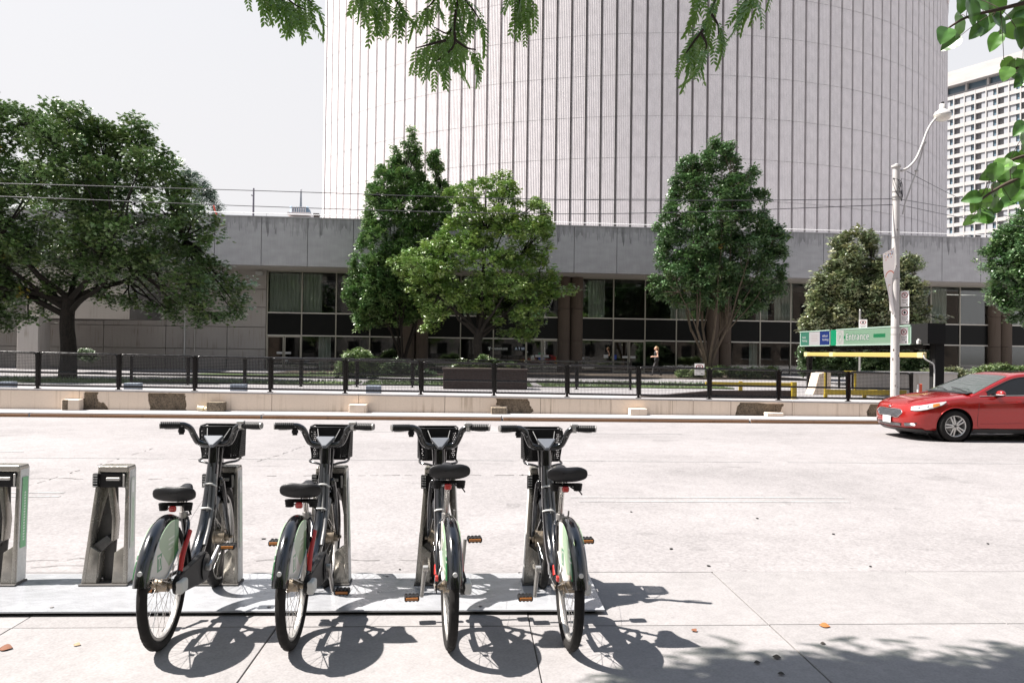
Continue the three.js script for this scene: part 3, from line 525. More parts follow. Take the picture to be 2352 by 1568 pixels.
// ------------------------------------------------------------------ the podium: two glazed storeys under a deep concrete fascia
const PODY = 0.05, PO = V3(0, 0, -49);
const POD = thing('podium_building', 'two-storey glass fronted civic podium under a deep grey concrete fascia', 'building', [PO.x, 0, PO.z], PODY);
POD.updateMatrixWorld(true);
const podInv = POD.matrixWorld.clone().invert();
function onPod(px, py, off = 0) {                         // podium coordinates of a measured point on its plane z = off
  const n = V3(0, 0, 1).applyAxisAngle(V3(0, 1, 0), PODY), p0 = PO.clone().add(n.clone().multiplyScalar(off)), r = ray(px, py);
  const t = p0.clone().sub(camera.position).dot(n) / r.dot(n);
  return r.multiplyScalar(t).add(camera.position).applyMatrix4(podInv);
}
{
  const FO = 3.0;                                         // fascia stands this far in front of the glass
  const fb = (onPod(700, 610, FO).y + onPod(1400, 628, FO).y + onPod(2200, 648, FO).y) / 3, ft = (onPod(600, 500, FO).y + onPod(1400, 522, FO).y + onPod(2150, 542, FO).y) / 3;
  const b1 = (onPod(650, 716).y + onPod(1500, 734).y + onPod(2200, 746).y) / 3, b2 = (onPod(650, 768).y + onPod(1500, 782).y + onPod(2200, 795).y) / 3, gt = fb - 0.06;
  const S = p => onPod(p * K, 800).x;
  const segStart = S(650.6), per = S(1697) - S(1332), bay = (S(1668) - S(1358)) / 4, col = per - 4 * bay;
  // fascia panels
  const pj = []; for (let x = S(-250); x < S(2800); x += 2.62) pj.push(x);
  const fx0 = onPod(492, 560, FO).x; const off = fx0 - pj.reduce((a, b) => Math.abs(b - fx0) < Math.abs(a - fx0) ? b : a);
  for (let i = 0; i < pj.length - 1; i++) part(POD, 'fascia_panel', metric(rbox(2.62 - 0.025, ft - fb, 0.3, 0.015, pj[i] + off + 1.31, (ft + fb) / 2, FO - 0.15, 1), 1).applyMatrix4(new THREE.Matrix4()), M.fascia);
  for (const m of POD.children) { const p = m.geometry.attributes.position, uv = m.geometry.attributes.uv; for (let k = 0; k < p.count; k++) uv.setXY(k, p.getX(k) / 7, (p.getY(k) - fb) / (ft - fb) * 0.98 + 0.01); }
  const X0 = pj[0] + off, X1 = pj[pj.length - 1] + off;
  part(POD, 'fascia_backing', spanBox(X0, X1, fb + 0.02, ft - 0.06, FO - 0.6, FO - 0.31), M.fascia);
  part(POD, 'coping', metric(spanBox(X0, X1, ft + 0.002, ft + 0.06, FO - 0.5, FO + 0.03), 4), M.fascia);
  part(POD, 'soffit', spanBox(X0, X1, fb + 0.05, fb + 0.2, -0.4, FO - 0.31), M.soffit);
  for (let i = 0, n = 6; i < n; i++) part(POD, 'soffit_rib', spanBox(X0, X1, fb + 0.0, fb + 0.049, 0.3 + i * 0.4, 0.36 + i * 0.4), M.soffit);
  part(POD, 'roof', spanBox(X0, X1, ft - 0.9, ft - 0.7, -60, FO - 0.61), M.paving);
  // roof railing: thin white rails and posts behind the coping
  const rl = []; for (let x = X0; x < X1; x += 2.62) rl.push(disc(0.018, 0.42, 'y', x, ft + 0.22, FO - 1.2, 6));
  part(POD, 'roof_rail', join([rod([X0, ft + 0.42, FO - 1.2], [X1, ft + 0.42, FO - 1.2], 0.022, 6), rod([X0, ft + 0.24, FO - 1.2], [X1, ft + 0.24, FO - 1.2], 0.014, 6), ...rl]), mat([0.75, 0.75, 0.75], 0.5));
  // interior
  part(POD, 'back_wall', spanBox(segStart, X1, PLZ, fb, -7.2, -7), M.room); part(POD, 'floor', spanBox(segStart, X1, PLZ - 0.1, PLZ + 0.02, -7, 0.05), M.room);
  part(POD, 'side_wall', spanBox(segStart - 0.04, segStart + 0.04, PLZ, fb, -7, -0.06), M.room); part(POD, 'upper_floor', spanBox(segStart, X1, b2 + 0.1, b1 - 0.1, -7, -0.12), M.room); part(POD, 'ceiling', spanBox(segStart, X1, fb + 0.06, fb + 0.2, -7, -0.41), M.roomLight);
  // glazing bays
  const pane = (x0, x1, y0, y1, m, nm, z = 0) => part(POD, nm, box(x1 - x0 - 0.05, y1 - y0 - 0.05, 0.012, (x0 + x1) / 2, (y0 + y1) / 2, z), m);
  let seg = 0; const bays = [];
  for (let x = segStart; x < S(2640); x += per, seg++) {
    for (let b = 0; b < 4; b++) {
      const a = x + b * bay, e = a + bay; bays.push(a);
      pane(a, e, b1, gt, M.glass, 'upper_window'); pane(a, e, b2, b1, M.spandrel, 'spandrel_panel', 0.02);
      const door = (seg === 1 && b === 3) || (seg === 2 && b === 1) || (seg === 0 && b === 0);
      if (!door) pane(a, e, PLZ, b2, M.glass, 'lower_window');
      else for (const k of [0, 1]) {
        const d0 = a + k * bay / 2, d1 = d0 + bay / 2, dm = part(POD, 'glass_door', box(d1 - d0 - 0.1, b2 - PLZ - 0.12, 0.012, (d0 + d1) / 2, (b2 + PLZ) / 2, 0), M.glass);
        part(dm, 'door_frame', join([box(0.06, b2 - PLZ, 0.06, d0 + 0.05, (b2 + PLZ) / 2, 0.01), box(0.06, b2 - PLZ, 0.06, d1 - 0.05, (b2 + PLZ) / 2, 0.01), box(d1 - d0 - 0.16, 0.08, 0.06, (d0 + d1) / 2, b2 - 0.07, 0.01), box(d1 - d0 - 0.16, 0.14, 0.06, (d0 + d1) / 2, PLZ + 0.1, 0.01)]), M.aluminium);
        part(dm, 'push_plate', rbox(0.34, 0.14, 0.03, 0.01, k ? d0 + 0.26 : d1 - 0.26, PLZ + 1.02, 0.05), M.plasticPale);
      }
    }
    for (let b = 0; b <= 4; b++) part(POD, 'mullion', spanBox(x + b * bay - 0.035, x + b * bay + 0.035, PLZ, gt, -0.03, 0.075), M.aluminium);
    for (const y of [b1, b2]) part(POD, 'transom', spanBox(x + 0.036, x + 4 * bay - 0.036, y - 0.035, y + 0.035, -0.025, 0.068), mat([0.55, 0.53, 0.48], 0.5, { metalness: 0.4 }));
    part(POD, 'head_frame', spanBox(x, x + 4 * bay, gt - 0.001, gt + 0.08, -0.03, 0.07), M.aluminium);
    // twin round column between the groups of bays
    const cx = x + 4 * bay + col / 2, cr = col * 0.27;
    for (const s of [-1, 1]) for (let k = 0; k < 3; k++) { const h = (fb - PLZ) / 3; part(POD, 'column_drum', metric(disc(cr, h - 0.02, 'y', cx + s * cr * 1.02, PLZ + h * (k + 0.5), 0.12, 20), 6, rr(0, 1)), M.column); }
    part(POD, 'column_core', spanBox(x + 4 * bay + 0.036, x + per - 0.036, PLZ, fb, -0.25, -0.04), M.column);
  }
  // curtains: pleated sheets behind some upper panes
  const pleat = (x0, x1, y0, y1, z) => quadSheet((u, v) => V3(lerp(x0, x1, u), lerp(y0, y1, v), z + 0.055 * Math.sin(u * (x1 - x0) * 26 + 0.6 * Math.sin(v * 3 + u * 9))), Math.ceil((x1 - x0) * 40), 3);
  const cur = (pa, pb) => part(POD, 'curtain', pleat(S(pa), S(pb), b1 + 0.05, gt - 0.05, -0.35), M.curtain);
  cur(653, 733); cur(736, 782); cur(1437, 1478); cur(1640, 1690); cur(1755, 1775); cur(1850, 1880); cur(1895, 1940); cur(2252, 2275); cur(2282, 2320); cur(2450, 2500); cur(1130, 1170);
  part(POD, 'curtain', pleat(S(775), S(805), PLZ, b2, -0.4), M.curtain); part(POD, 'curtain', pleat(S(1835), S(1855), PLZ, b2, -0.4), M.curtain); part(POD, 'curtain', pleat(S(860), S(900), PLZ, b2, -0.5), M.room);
  // lettering and notices on the doors
  const let1 = printed(256, 96, (c, w, h) => { c.fillStyle = '#10161c'; c.fillRect(0, 0, w, h); c.fillStyle = '#cfdcec'; c.font = 'bold 76px sans-serif'; c.textAlign = 'center'; c.fillText('A T M', w / 2, 74); });
  const A = onPod(1197, 800), dw = bay / 2 - 0.25;
  part(POD, 'door_lettering', new THREE.PlaneGeometry(dw, dw * 0.36).translate(S(1249) + bay * 0.25, b2 - 0.62, 0.014), mat(0xffffff, 0.5, { map: let1 }));
  const let2 = printed(512, 96, (c, w, h) => { c.fillStyle = '#0c100d'; c.fillRect(0, 0, w, h); c.fillStyle = '#e6e8e0'; c.font = 'bold 62px sans-serif'; c.fillText('newebank.com', 100, 62, 400); c.fillRect(10, 10, 74, 20); c.fillRect(34, 10, 28, 76); c.fillStyle = '#b9bcb4'; for (let i = 0; i < 22; i++) c.fillRect(150 + i * 16, 76, 11, 7); });
  part(POD, 'window_lettering', new THREE.PlaneGeometry(1.3, 0.25).translate(S(1244) - 0.75, PLZ + 1.45, 0.014), mat(0xffffff, 0.5, { map: let2 }));
  const note = (px, py, w, h, m) => { const p = onPod(px, py); part(POD, 'notice', box(w, h, 0.006, p.x, p.y, 0.012), m); };
  note(1210, 808, 0.16, 0.08, M.signWhite); note(1224, 818, 0.14, 0.12, M.signWhite); note(1243, 812, 0.34, 0.14, M.signGreen); note(1243, 823, 0.34, 0.18, M.signBlue);
  note(1392, 818, 0.3, 0.2, M.plasticPale); note(1412, 820, 0.24, 0.3, M.signBlue); note(1340, 822, 0.12, 0.12, M.signWhite); note(657, 825, 0.22, 0.3, M.plasticPale);
  // concrete panel wall left of the glazing, with recessed joints
  const wx1 = segStart - 0.05, ph = [0, 0.2, 0.42, 0.62, 0.80, 1].map(t => lerp(PLZ, fb + 0.05, t));
  part(POD, 'wall_backing', spanBox(X0, wx1, PLZ, fb + 0.06, -0.6, -0.06), M.boardwall);
  for (let x = wx1, i = 0; x > S(-260); i++) {
    const w = i === 0 ? 2.3 : 3.6, a = x - w;
    for (let k = 0; k < ph.length - 1; k++) part(POD, 'wall_panel', metric(rbox(w - 0.03, ph[k + 1] - ph[k] - 0.03, 0.2, 0.012, a + w / 2, (ph[k] + ph[k + 1]) / 2, 0.04 - (k % 2) * 0.012, 1), 6, rr(0, 1), rr(0, 1)), M.boardwall);
    x = a;
  }
  part(POD, 'downpipe', rod([S(452), PLZ, 0.22], [S(452), fb - 1.2, 0.22], 0.045, 8), M.plasticPale);
  part(POD, 'downpipe', rod([S(476), PLZ + 1.0, 0.20], [S(476), fb - 1.5, 0.20], 0.03, 8), M.alloy);
  part(POD, 'floodlight', rbox(0.42, 0.22, 0.3, 0.03, onPod(600, 625).x, fb - 0.25, 0.6), M.plasticGrey);
}
{ // raised walkway that swings out at the left, on piers
  const o = thing('raised_walkway', 'pale concrete walkway box coloured as if in tree shade, and piers behind the big maple at the left', 'ramp');
  const d = 43, P = (px, py, dd = d) => at(px, py, dd), q = [P(-260, 640), P(-260, 790)];
  const yB = P(296, 733, 40).y, yT = P(296, 590, 40).y, xr = P(297, 700, 40), xl = P(-280, 700, 50);
  const n = 12, ft = u => { const t = 1 - u; return V3(lerp(xl.x, xr.x, u), 0, lerp(xl.z, xr.z, u) + 1.6 * Math.sin(PI * u) * 0.4); };
  part(o, 'parapet', metric(join([quadSheet((u, v) => ft(u).setY(lerp(yB + (1 - u) * 0.3, yT + 0.5, v)), n, 1), quadSheet((u, v) => ft(u).add(V3(0, 0, -4)).setY(lerp(yB + 0.1, yT + 0.5, v)), n, 1),
    quadSheet((u, v) => ft(u).add(V3(0, 0, -4 * v)).setY(yB + (1 - u) * 0.3 * (1 - v) + 0.1 * v), n, 1), quadSheet((u, v) => ft(u).add(V3(0, 0, -4 * v)).setY(yT + 0.5), n, 1), quadSheet((u, v) => ft(1).add(V3(0, 0, -4 * u)).setY(lerp(yB + 0.1 * u, yT + 0.5, v)), 1, 1)]), 6), mat([0.105, 0.098, 0.09], 0.9, { map: T.streak }));  // parapet colour darkened to carry the shade of the maple
  const pier = P(77, 760, 42); part(o, 'pier', metric(rbox(1.1, yB + 0.2 - PLZ, 1.2, 0.03, pier.x, (yB + 0.2 + PLZ) / 2, pier.z), 6), M.boardwall);
  const p2 = P(-120, 760, 44); part(o, 'pier', metric(rbox(1.1, yB + 0.2 - PLZ, 1.2, 0.03, p2.x, (yB + 0.2 + PLZ) / 2, p2.z), 6), M.boardwall);
}
{ // small things on the podium roof
  const p = at(581, 497, 46.5), t = at(582, 432, 46.5), o = thing('roof_mast', 'thin dark mast standing on the podium roof against the sky', 'mast', [p.x, p.y - 0.8, p.z]);
  part(o, 'shaft', new THREE.CylinderGeometry(0.05, 0.07, t.y - p.y + 0.8, 10).translate(0, (t.y - p.y + 0.8) / 2, 0), mat([0.16, 0.15, 0.18], 0.6)); part(o, 'bracket', rod([0, t.y - p.y + 0.35, 0], [-0.14, t.y - p.y + 0.38, 0], 0.03), M.dark);
  const v = at(727, 499, 56), w = thing('roof_vent', 'small dark stepped vent box on the podium roof beside the tower', 'vent', [v.x, v.y, v.z]);
  part(w, 'box', join([box(0.34, 0.5, 0.5, 0, -0.1, 0), box(0.4, 0.1, 0.56, 0, 0.2, 0), box(0.3, 0.3, 0.4, 0.36, -0.25, 0)]), mat([0.07, 0.055, 0.05], 0.8));
  const r = at(498, 490, 48), f = thing('red_pennant', 'thin red sloping strut showing through the leaves on the podium roof', 'strut', [r.x, r.y, r.z]);
  part(f, 'strut', tube([[-0.22, 0.5, 0], [-0.1, 0.1, 0], [0.2, -0.45, 0]], 0.05), mat([0.5, 0.07, 0.04], 0.6));
}

// ------------------------------------------------------------------ the curved ribbed tower
{
  const o = thing('curved_tower', 'tall curved office tower clad in pale vertically ribbed precast panels', 'tower', [0, 0, 0], -0.05);
  const z0 = 67, cx = 15.1, RL = 46.4, RR = 38.4, step = 1.32, RH = 3.62, base = 18.7 - 3 * RH;
  const pt = s => s < 0 ? [cx + RL * Math.sin(s / RL), -(z0 + RL - RL * Math.cos(s / RL)), s / RL] : [cx + RR * Math.sin(s / RR), -(z0 + RR - RR * Math.cos(s / RR)), s / RR];
  const PWD = step - 0.23, nF = 7, prof = [[-PWD / 2, -0.56], [-PWD / 2, 0]];
  for (let i = 0; i < nF; i++) { const a = -PWD / 2 + PWD * (i + 0.04) / nF, w = PWD / nF; prof.push([a + w * 0.06, 0], [a + w * 0.28, -0.022], [a + w * 0.70, -0.022], [a + w * 0.92, 0]); }
  prof.push([PWD / 2, 0], [PWD / 2, -0.56]);
  const strip = (y0, y1) => { const pos = [], idx = []; prof.forEach((p, i) => { if (i === prof.length - 1) return; const q = prof[i + 1], k = pos.length / 3; pos.push(p[0], y0, p[1], q[0], y0, q[1], q[0], y1, q[1], p[0], y1, p[1]); idx.push(k, k + 1, k + 2, k, k + 2, k + 3); }); const g = new THREE.BufferGeometry(); g.setAttribute('position', new THREE.Float32BufferAttribute(pos, 3)); g.setIndex(idx); g.computeVertexNormals(); return g; };
  const pg = [0, 1, 2].map(k => metric(strip(0.012, RH - 0.012), 4, k * 0.37, k * 0.21)), rest = [], ROWS = 12;
  const s0 = -0.875 * RL, s1 = RR * 1.75, n = Math.floor((s1 - s0) / step);
  for (let i = 0; i < n; i++) {
    const s = s0 + (i + 0.5) * step, [x, z, a] = pt(s), shown = s < RR * 0.80;
    for (let r = 0; r < ROWS - 3; r++) {
      const y = base + r * RH;
      if (shown && r >= 1 && r <= 6 && i < 50) { const m = part(o, 'ribbed_panel', pg[(i * 7 + r * 3) % 3], M.precast); m.position.set(x, y, z); m.rotation.y = a; }
      else rest.push(pg[(i + r) % 3].clone().rotateY(a).translate(x, y, z));
    }
  }
  part(o, 'further_panels', join(rest), M.precast, 'stuff');
  const H = base + 9 * RH;
  part(o, 'core_wall', quadSheet((u, v) => { const [x, z, a] = pt(lerp(s0, s1, u)); return V3(x - Math.sin(a) * 0.55, lerp(0, H + 0.3, v), z - Math.cos(a) * 0.55); }, 120, 1), M.grooveTone);  // darker grey than the panels, painted to deepen the shade in the grooves
  { const [x, z, a] = pt(s0 - 0.15); part(o, 'end_fin', metric(box(0.36, H + 4, 3, 0, (H + 4) / 2, -1.4).rotateY(a).translate(x, 0, z), 4), M.precast); }
  // attic above a shadow gap, with square slots
  const at2 = []; for (let i = 0; i < n; i += 2) { const [x, z, a] = pt(s0 + (i + 0.5) * step); at2.push(box(step * 2 - 0.5, 1.3, 0.4, 0, H + 1.2, -0.5).rotateY(a).translate(x, 0, z), box(step * 2 - 0.03, 6, 0.3, 0, H + 5, 0).rotateY(a).translate(x, 0, z)); }
  part(o, 'attic', metric(join(at2), 4), M.precast);
  part(o, 'attic_ledge', quadSheet((u, v) => { const [x, z, a] = pt(lerp(s0, s1, u)); return V3(x + Math.sin(a) * (0.05 - 0.5 * v), H + 0.31, z + Math.cos(a) * (0.05 - 0.5 * v)); }, 120, 1), M.precast);
}
// ------------------------------------------------------------------ white gridded hotel slab at the right
{
  const d = 220, p = at(2263, 540, d), o = thing('hotel_building', 'white gridded high-rise hotel with recessed balconies behind the tower', 'building', [p.x, 0, p.z], -60 * PI / 180);
  const bay = 3.0, fl = 2.9, L0 = -24, L1 = 26;
  const inv = new THREE.Matrix4().makeRotationY(60 * PI / 180), onH = (px, py) => { const nrm = V3(0, 0, 1).applyAxisAngle(V3(0, 1, 0), -60 * PI / 180), r = ray(px, py), t = V3(p.x, 0, p.z).sub(camera.position).dot(nrm) / r.dot(nrm); return r.multiplyScalar(t).add(camera.position).sub(V3(p.x, 0, p.z)).applyMatrix4(inv); };
  const topY = onH(2263, 200).y, rows = 22, white = mat([0.40, 0.39, 0.385], 0.8, { map: T.concrete }), pale = mat([0.27, 0.28, 0.30], 0.35), dk = mat([0.17, 0.17, 0.18], 0.7), blue = mat([0.09, 0.14, 0.18], 0.08, { specularIntensity: 1 });
  part(o, 'body', spanBox(L0, L1, -2, topY + 1, -30, -1.3), dk);
  const gb = metric(box(L1 - L0, 1.05, 0.9), 6), gf = box(0.3, topY + 2, 0.75), gr = box(bay * 0.55, fl - 1.05, 0.06), gp = box(bay * 0.40, fl - 1.06, 0.05), gc = box(bay * 0.55, fl - 1.06, 0.05), gw = box(bay * 0.36, fl - 1.06, 0.05), gs = box(bay * 0.12, fl - 1.06, 0.9);
  for (let r = 0; r < rows; r++) { const m = part(o, 'floor_band', gb, white); m.position.set((L0 + L1) / 2, topY - r * fl - 0.5, -0.75); }
  for (let b = 0; b <= (L1 - L0) / bay; b++) { const m = part(o, 'fin', gf, white); m.position.set(L0 + b * bay, topY / 2 - 0.9, -0.62); }
  for (let b = 2; b < 15; b++) for (let r = 0; r < 18; r++) {
    const x = L0 + b * bay, y = topY - r * fl - fl / 2 - 0.5, put = (n, g, m, xx, zz) => { const q = part(o, n, g, m); q.position.set(xx, y, zz); };
    if (b % 2) { put('balcony_recess', gr, dk, x + bay * 0.32, -1.25); put('wall_panel', gp, pale, x + bay * 0.76, -0.6); }
    else { put('curtained_window', gc, pale, x + bay * 0.33, -0.62); put('window_pane', gw, blue, x + bay * 0.8, -0.9); }
  }
  part(o, 'penthouse', spanBox(L0, L1, topY + 0.1, topY + 3.0, -12, -2.4), blue);
  for (let b = 0; b < 9; b++) part(o, 'penthouse_pier', spanBox(L0 + b * bay * 2 - 0.3, L0 + b * bay * 2 + 0.3, topY, topY + 3.0, -2.39, -1.3), white);
  part(o, 'roof_slab', spanBox(L0, L1, topY + 3.0, topY + 7.2, -20, 0.3), white);
}
{ // distant building with a lattice mast
  const d = 420, p = at(690, 497, d), S2 = d / PF, o = thing('distant_building', 'distant blue-roofed building crown with a slender lattice mast', 'building', [p.x, p.y, p.z]);
  const blue = mat([0.20, 0.27, 0.34], 0.6), pale = mat([0.62, 0.58, 0.57], 0.8), st = mat([0.30, 0.32, 0.35], 0.6);
  part(o, 'body', box(50 * S2, 60, 10, 0, -31, 0), pale); part(o, 'cornice', box(50 * S2, 7 * S2, 10.5, 0, 2.5 * S2, 0), pale);
  const cg = new THREE.CylinderGeometry(18 * S2 * 1.414, 21 * S2 * 1.414, 13 * S2, 4).rotateY(PI / 4).translate(0, 12 * S2, 0); part(o, 'crown', cg, blue);
  for (let i = 0; i < 7; i++) part(o, 'crown_rib', box(0.45, 13 * S2, 0.8, (i - 3) * 5 * S2, 12.4 * S2, 19.5 * S2), pale);
  part(o, 'crown_corner', new THREE.ConeGeometry(1.6, 4 * S2, 5).translate(-18 * S2, 20 * S2, 12 * S2), blue); part(o, 'crown_corner', new THREE.ConeGeometry(1.6, 4 * S2, 5).translate(17 * S2, 20 * S2, 12 * S2), blue);
  const mast = []; const y0 = 18 * S2, y1 = 58 * S2, w = t => lerp(4.2, 2.0, t) * S2 / 2;
  for (const [sx, sz] of [[-1, -1], [1, -1], [1, 1], [-1, 1]]) mast.push(rod([sx * w(0), y0, sz * w(0)], [sx * w(1), y1, sz * w(1)], 0.13, 5));
  for (let k = 0; k <= 18; k++) { const t = k / 18, a = w(t), y = lerp(y0, y1, t); for (const s of [-1, 1]) mast.push(rod([-a, y, s * a], [a, y, s * a], 0.16, 4), rod([s * a, y, -a], [s * a, y, a], 0.16, 4)); }
  part(o, 'mast', join(mast), st); part(o, 'mast_head', rbox(4 * S2, 6 * S2, 4 * S2, 0.2, 0, 61 * S2, 0), mat([0.62, 0.62, 0.63], 0.6));
}
// ------------------------------------------------------------------ buildings behind the camera, mirrored in the glass and the car
for (const [x0, x1, h, z, c, l] of [[-75, -22, 14, 22, [0.16, 0.12, 0.095], 'brown block behind the viewer at the left, seen only in reflections'], [-20, 34, 18, 24, [0.20, 0.19, 0.18], 'grey block behind the viewer, seen only in reflections'], [36, 90, 13, 21, [0.17, 0.14, 0.12], 'tan block behind the viewer at the right, seen only in reflections']]) {
  const o = thing('street_building', l, 'building', [0, 0, z], 0, 'buildings on the near side of the street');
  part(o, 'wall', metric(spanBox(x0, x1, 0, h, 0, 20), 6), mat(c, 0.9, { map: T.streak }));
  const wg = box(1.6, 1.9, 0.1), fr = box(1.8, 0.14, 0.3);
  for (let x = x0 + 2; x < x1 - 2; x += 3.4) for (let y = 2; y < h - 2; y += 3.6) { const w = part(o, 'window', wg, M.spandrel); w.position.set(x, y, -0.03); const s = part(w, 'sill', fr, M.kerb); s.position.set(0, -1.05, -0.05); }
}
// ------------------------------------------------------------------ trees and planting
function leafTris(kind, s) {                              // one leaf lying in x,z with its tip along +z; returns triangles
  const fold = 0.18;
  if (kind === 'maple') {
    const a = [[0, 0], [0.16, 0.10], [0.46, 0.06], [0.30, 0.30], [0.52, 0.52], [0.24, 0.56], [0, 1.0], [-0.24, 0.56], [-0.52, 0.52], [-0.30, 0.30], [-0.46, 0.06], [-0.16, 0.10]];
    const c = [0, 0.02, 0.42], out = []; for (let i = 0; i < a.length; i++) { const p = a[i], q = a[(i + 1) % a.length]; out.push(c, [p[0], Math.abs(p[0]) * fold - 0.10 * p[1], p[1]], [q[0], Math.abs(q[0]) * fold - 0.10 * q[1], q[1]]); }
    return out.map(p => V3(p[0] * s, p[1] * s, p[2] * s));
  }
  const w = kind === 'oak' ? 0.25 : 0.30, rows = [[0, 0], [w * 0.8, 0.25], [w, 0.5], [w * 0.6, 0.8], [0, 1]], out = [];
  for (let i = 0; i < 4; i++) for (const sg of [-1, 1]) { const [a, za] = rows[i], [b, zb] = rows[i + 1], y = z => -0.15 * z * z; const A = [0, y(za), za], B = [sg * a, a * fold * 1.6 + y(za), za], C = [sg * b, b * fold * 1.6 + y(zb), zb], D = [0, y(zb), zb]; if (i < 3) out.push(A, C, D); if (i > 0) out.push(A, B, C); if (i === 0) out.push(A, C, D); if (i === 3) out.push(A, B, D); }
  return out.map(p => V3(p[0] * s, p[1] * s, p[2] * s));
}
const sprigCache = {};
function sprigs(kind, n, size, spread) {                  // four variants of a small spray of leaves
  const key = [kind, n, size, spread].join(); if (sprigCache[key]) return sprigCache[key];
  const all = [];
  for (let v = 0; v < 4; v++) {
    const pos = [];
    for (let i = 0; i < n; i++) {
      const t = leafTris(kind, size * rr(0.7, 1.2)), e = new THREE.Euler(rr(-0.55, 0.45) + gs() * 0.22, rr(0, 2 * PI), gs() * 0.5, 'YXZ'), d = V3(gs(), gs() * 0.7, gs()).multiplyScalar(spread);
      for (const p of t) { p.applyEuler(e).add(d); pos.push(p.x, p.y, p.z); }
    }
    const g = new THREE.BufferGeometry(); g.setAttribute('position', new THREE.Float32BufferAttribute(pos, 3)); g.computeVertexNormals(); all.push(g);
  }
  return sprigCache[key] = all;
}
const leafMat = (c, o = {}) => mat(c, 0.34, { transmission: 0.45, thickness: 0, specularIntensity: 1, ior: 1.55, ...o });
const inside = (poly, x, y) => { let c = false; for (let i = 0, j = poly.length - 1; i < poly.length; j = i++) { const [a, b] = poly[i], [p, q] = poly[j]; if ((b > y) !== (q > y) && x < (p - a) * (y - b) / (q - b) + a) c = !c; } return c; };
const edge = (poly, x, y) => { let m = 1e9; for (let i = 0, j = poly.length - 1; i < poly.length; j = i++) { const [a, b] = poly[i], [p, q] = poly[j], dx = p - a, dy = q - b, t = clamp(((x - a) * dx + (y - b) * dy) / (dx * dx + dy * dy), 0, 1); m = Math.min(m, Math.hypot(x - a - t * dx, y - b - t * dy)); } return m; };
// grow a crown from its outline (metres in the tree's own upright plane), rounded in depth
function crown(o, poly, c) {
  const xsP = poly.map(p => p[0]), ysP = poly.map(p => p[1]), x0 = Math.min(...xsP), x1 = Math.max(...xsP), y0 = Math.min(...ysP), y1 = Math.max(...ysP);
  const lobes = []; let guard = 0;
  while (lobes.length < c.lobes && guard++ < 20000) {
    const x = rr(x0, x1), y = rr(y0, y1); if (!inside(poly, x, y)) continue;
    const e = edge(poly, x, y), r = clamp(e * rr(0.9, 1.15), c.rmin, c.rmax * rr(0.6, 1)); if (e < c.rmin * 0.75) continue;
    const dz = Math.sqrt(Math.max(0, e)) * c.deep * rr(-1, 1);
    if (lobes.some(l => Math.hypot(l.x - x, l.y - y, (l.z - dz) * 0.8) < (l.r + r) * c.pack)) continue;
    lobes.push({ x, y, z: dz, r });
  }
  for (let i = 0; i < poly.length; i++) {                 // small sprays that carry the uneven outline out to its points
    const a = poly[i], b = poly[(i + 1) % poly.length], n = Math.ceil(Math.hypot(b[0] - a[0], b[1] - a[1]) / (c.rmin * 1.5));
    for (let k = 0; k < n; k++) { if (rnd() < 0.22) continue; const t = (k + rr(-0.3, 0.3)) / n, x = lerp(a[0], b[0], t), y = lerp(a[1], b[1], t), cx = (x0 + x1) / 2, cy = lerp(y0, y1, 0.45), l = Math.hypot(cx - x, cy - y), q = c.rmin * rr(0.35, 1.0); lobes.push({ x: x + (cx - x) / l * q, y: y + (cy - y) / l * q, z: gs() * c.deep * 0.5, r: c.rmin * rr(0.6, 1.0) }); }
  }
  const inst = [];
  for (const l of lobes) {
    const n = Math.round(c.per * (l.r / c.rmax) ** 2 * rr(0.8, 1.15)) + 3; l.tips = [];
    for (let i = 0; i < n; i++) {
      const d = V3(gs(), gs() + 0.12, gs()).normalize(), k = lerp(0.45, 1, Math.sqrt(rnd()));
      const p = V3(l.x + d.x * l.r * k, l.y + d.y * l.r * k * c.flat, l.z + d.z * l.r * k);
      inst.push([p, d]); if (i % 4 === 0) l.tips.push(p);
    }
  }
  const sp = sprigs(c.kind, c.n, c.leaf, c.spread), M4 = new THREE.Matrix4(), Q = new THREE.Quaternion(), E = new THREE.Euler(), col = new THREE.Color();
  sp.forEach((g, v) => {
    const list = inst.filter((_, i) => i % sp.length === v), im = new THREE.InstancedMesh(g, c.mat, list.length); im.name = 'foliage'; im.userData.kind = 'stuff';
    list.forEach(([p, d], i) => { E.set(-d.z * 0.35 + gs() * 0.25, rr(0, 6.28), d.x * -0.35 + gs() * 0.25); Q.setFromEuler(E); const s = rr(0.75, 1.2); im.setMatrixAt(i, M4.compose(p, Q, V3(s, s, s))); const w = rnd(), b = rr(0.8, 1.2); im.setColorAt(i, w < (c.autumn || 0) ? col.setRGB(3.2 * b, 1.5 * b, 0.7) : col.setRGB(b * rr(0.85, 1.15), b, b * rr(0.75, 1.1))); });
    o.add(im);
  });
  return lobes;
}
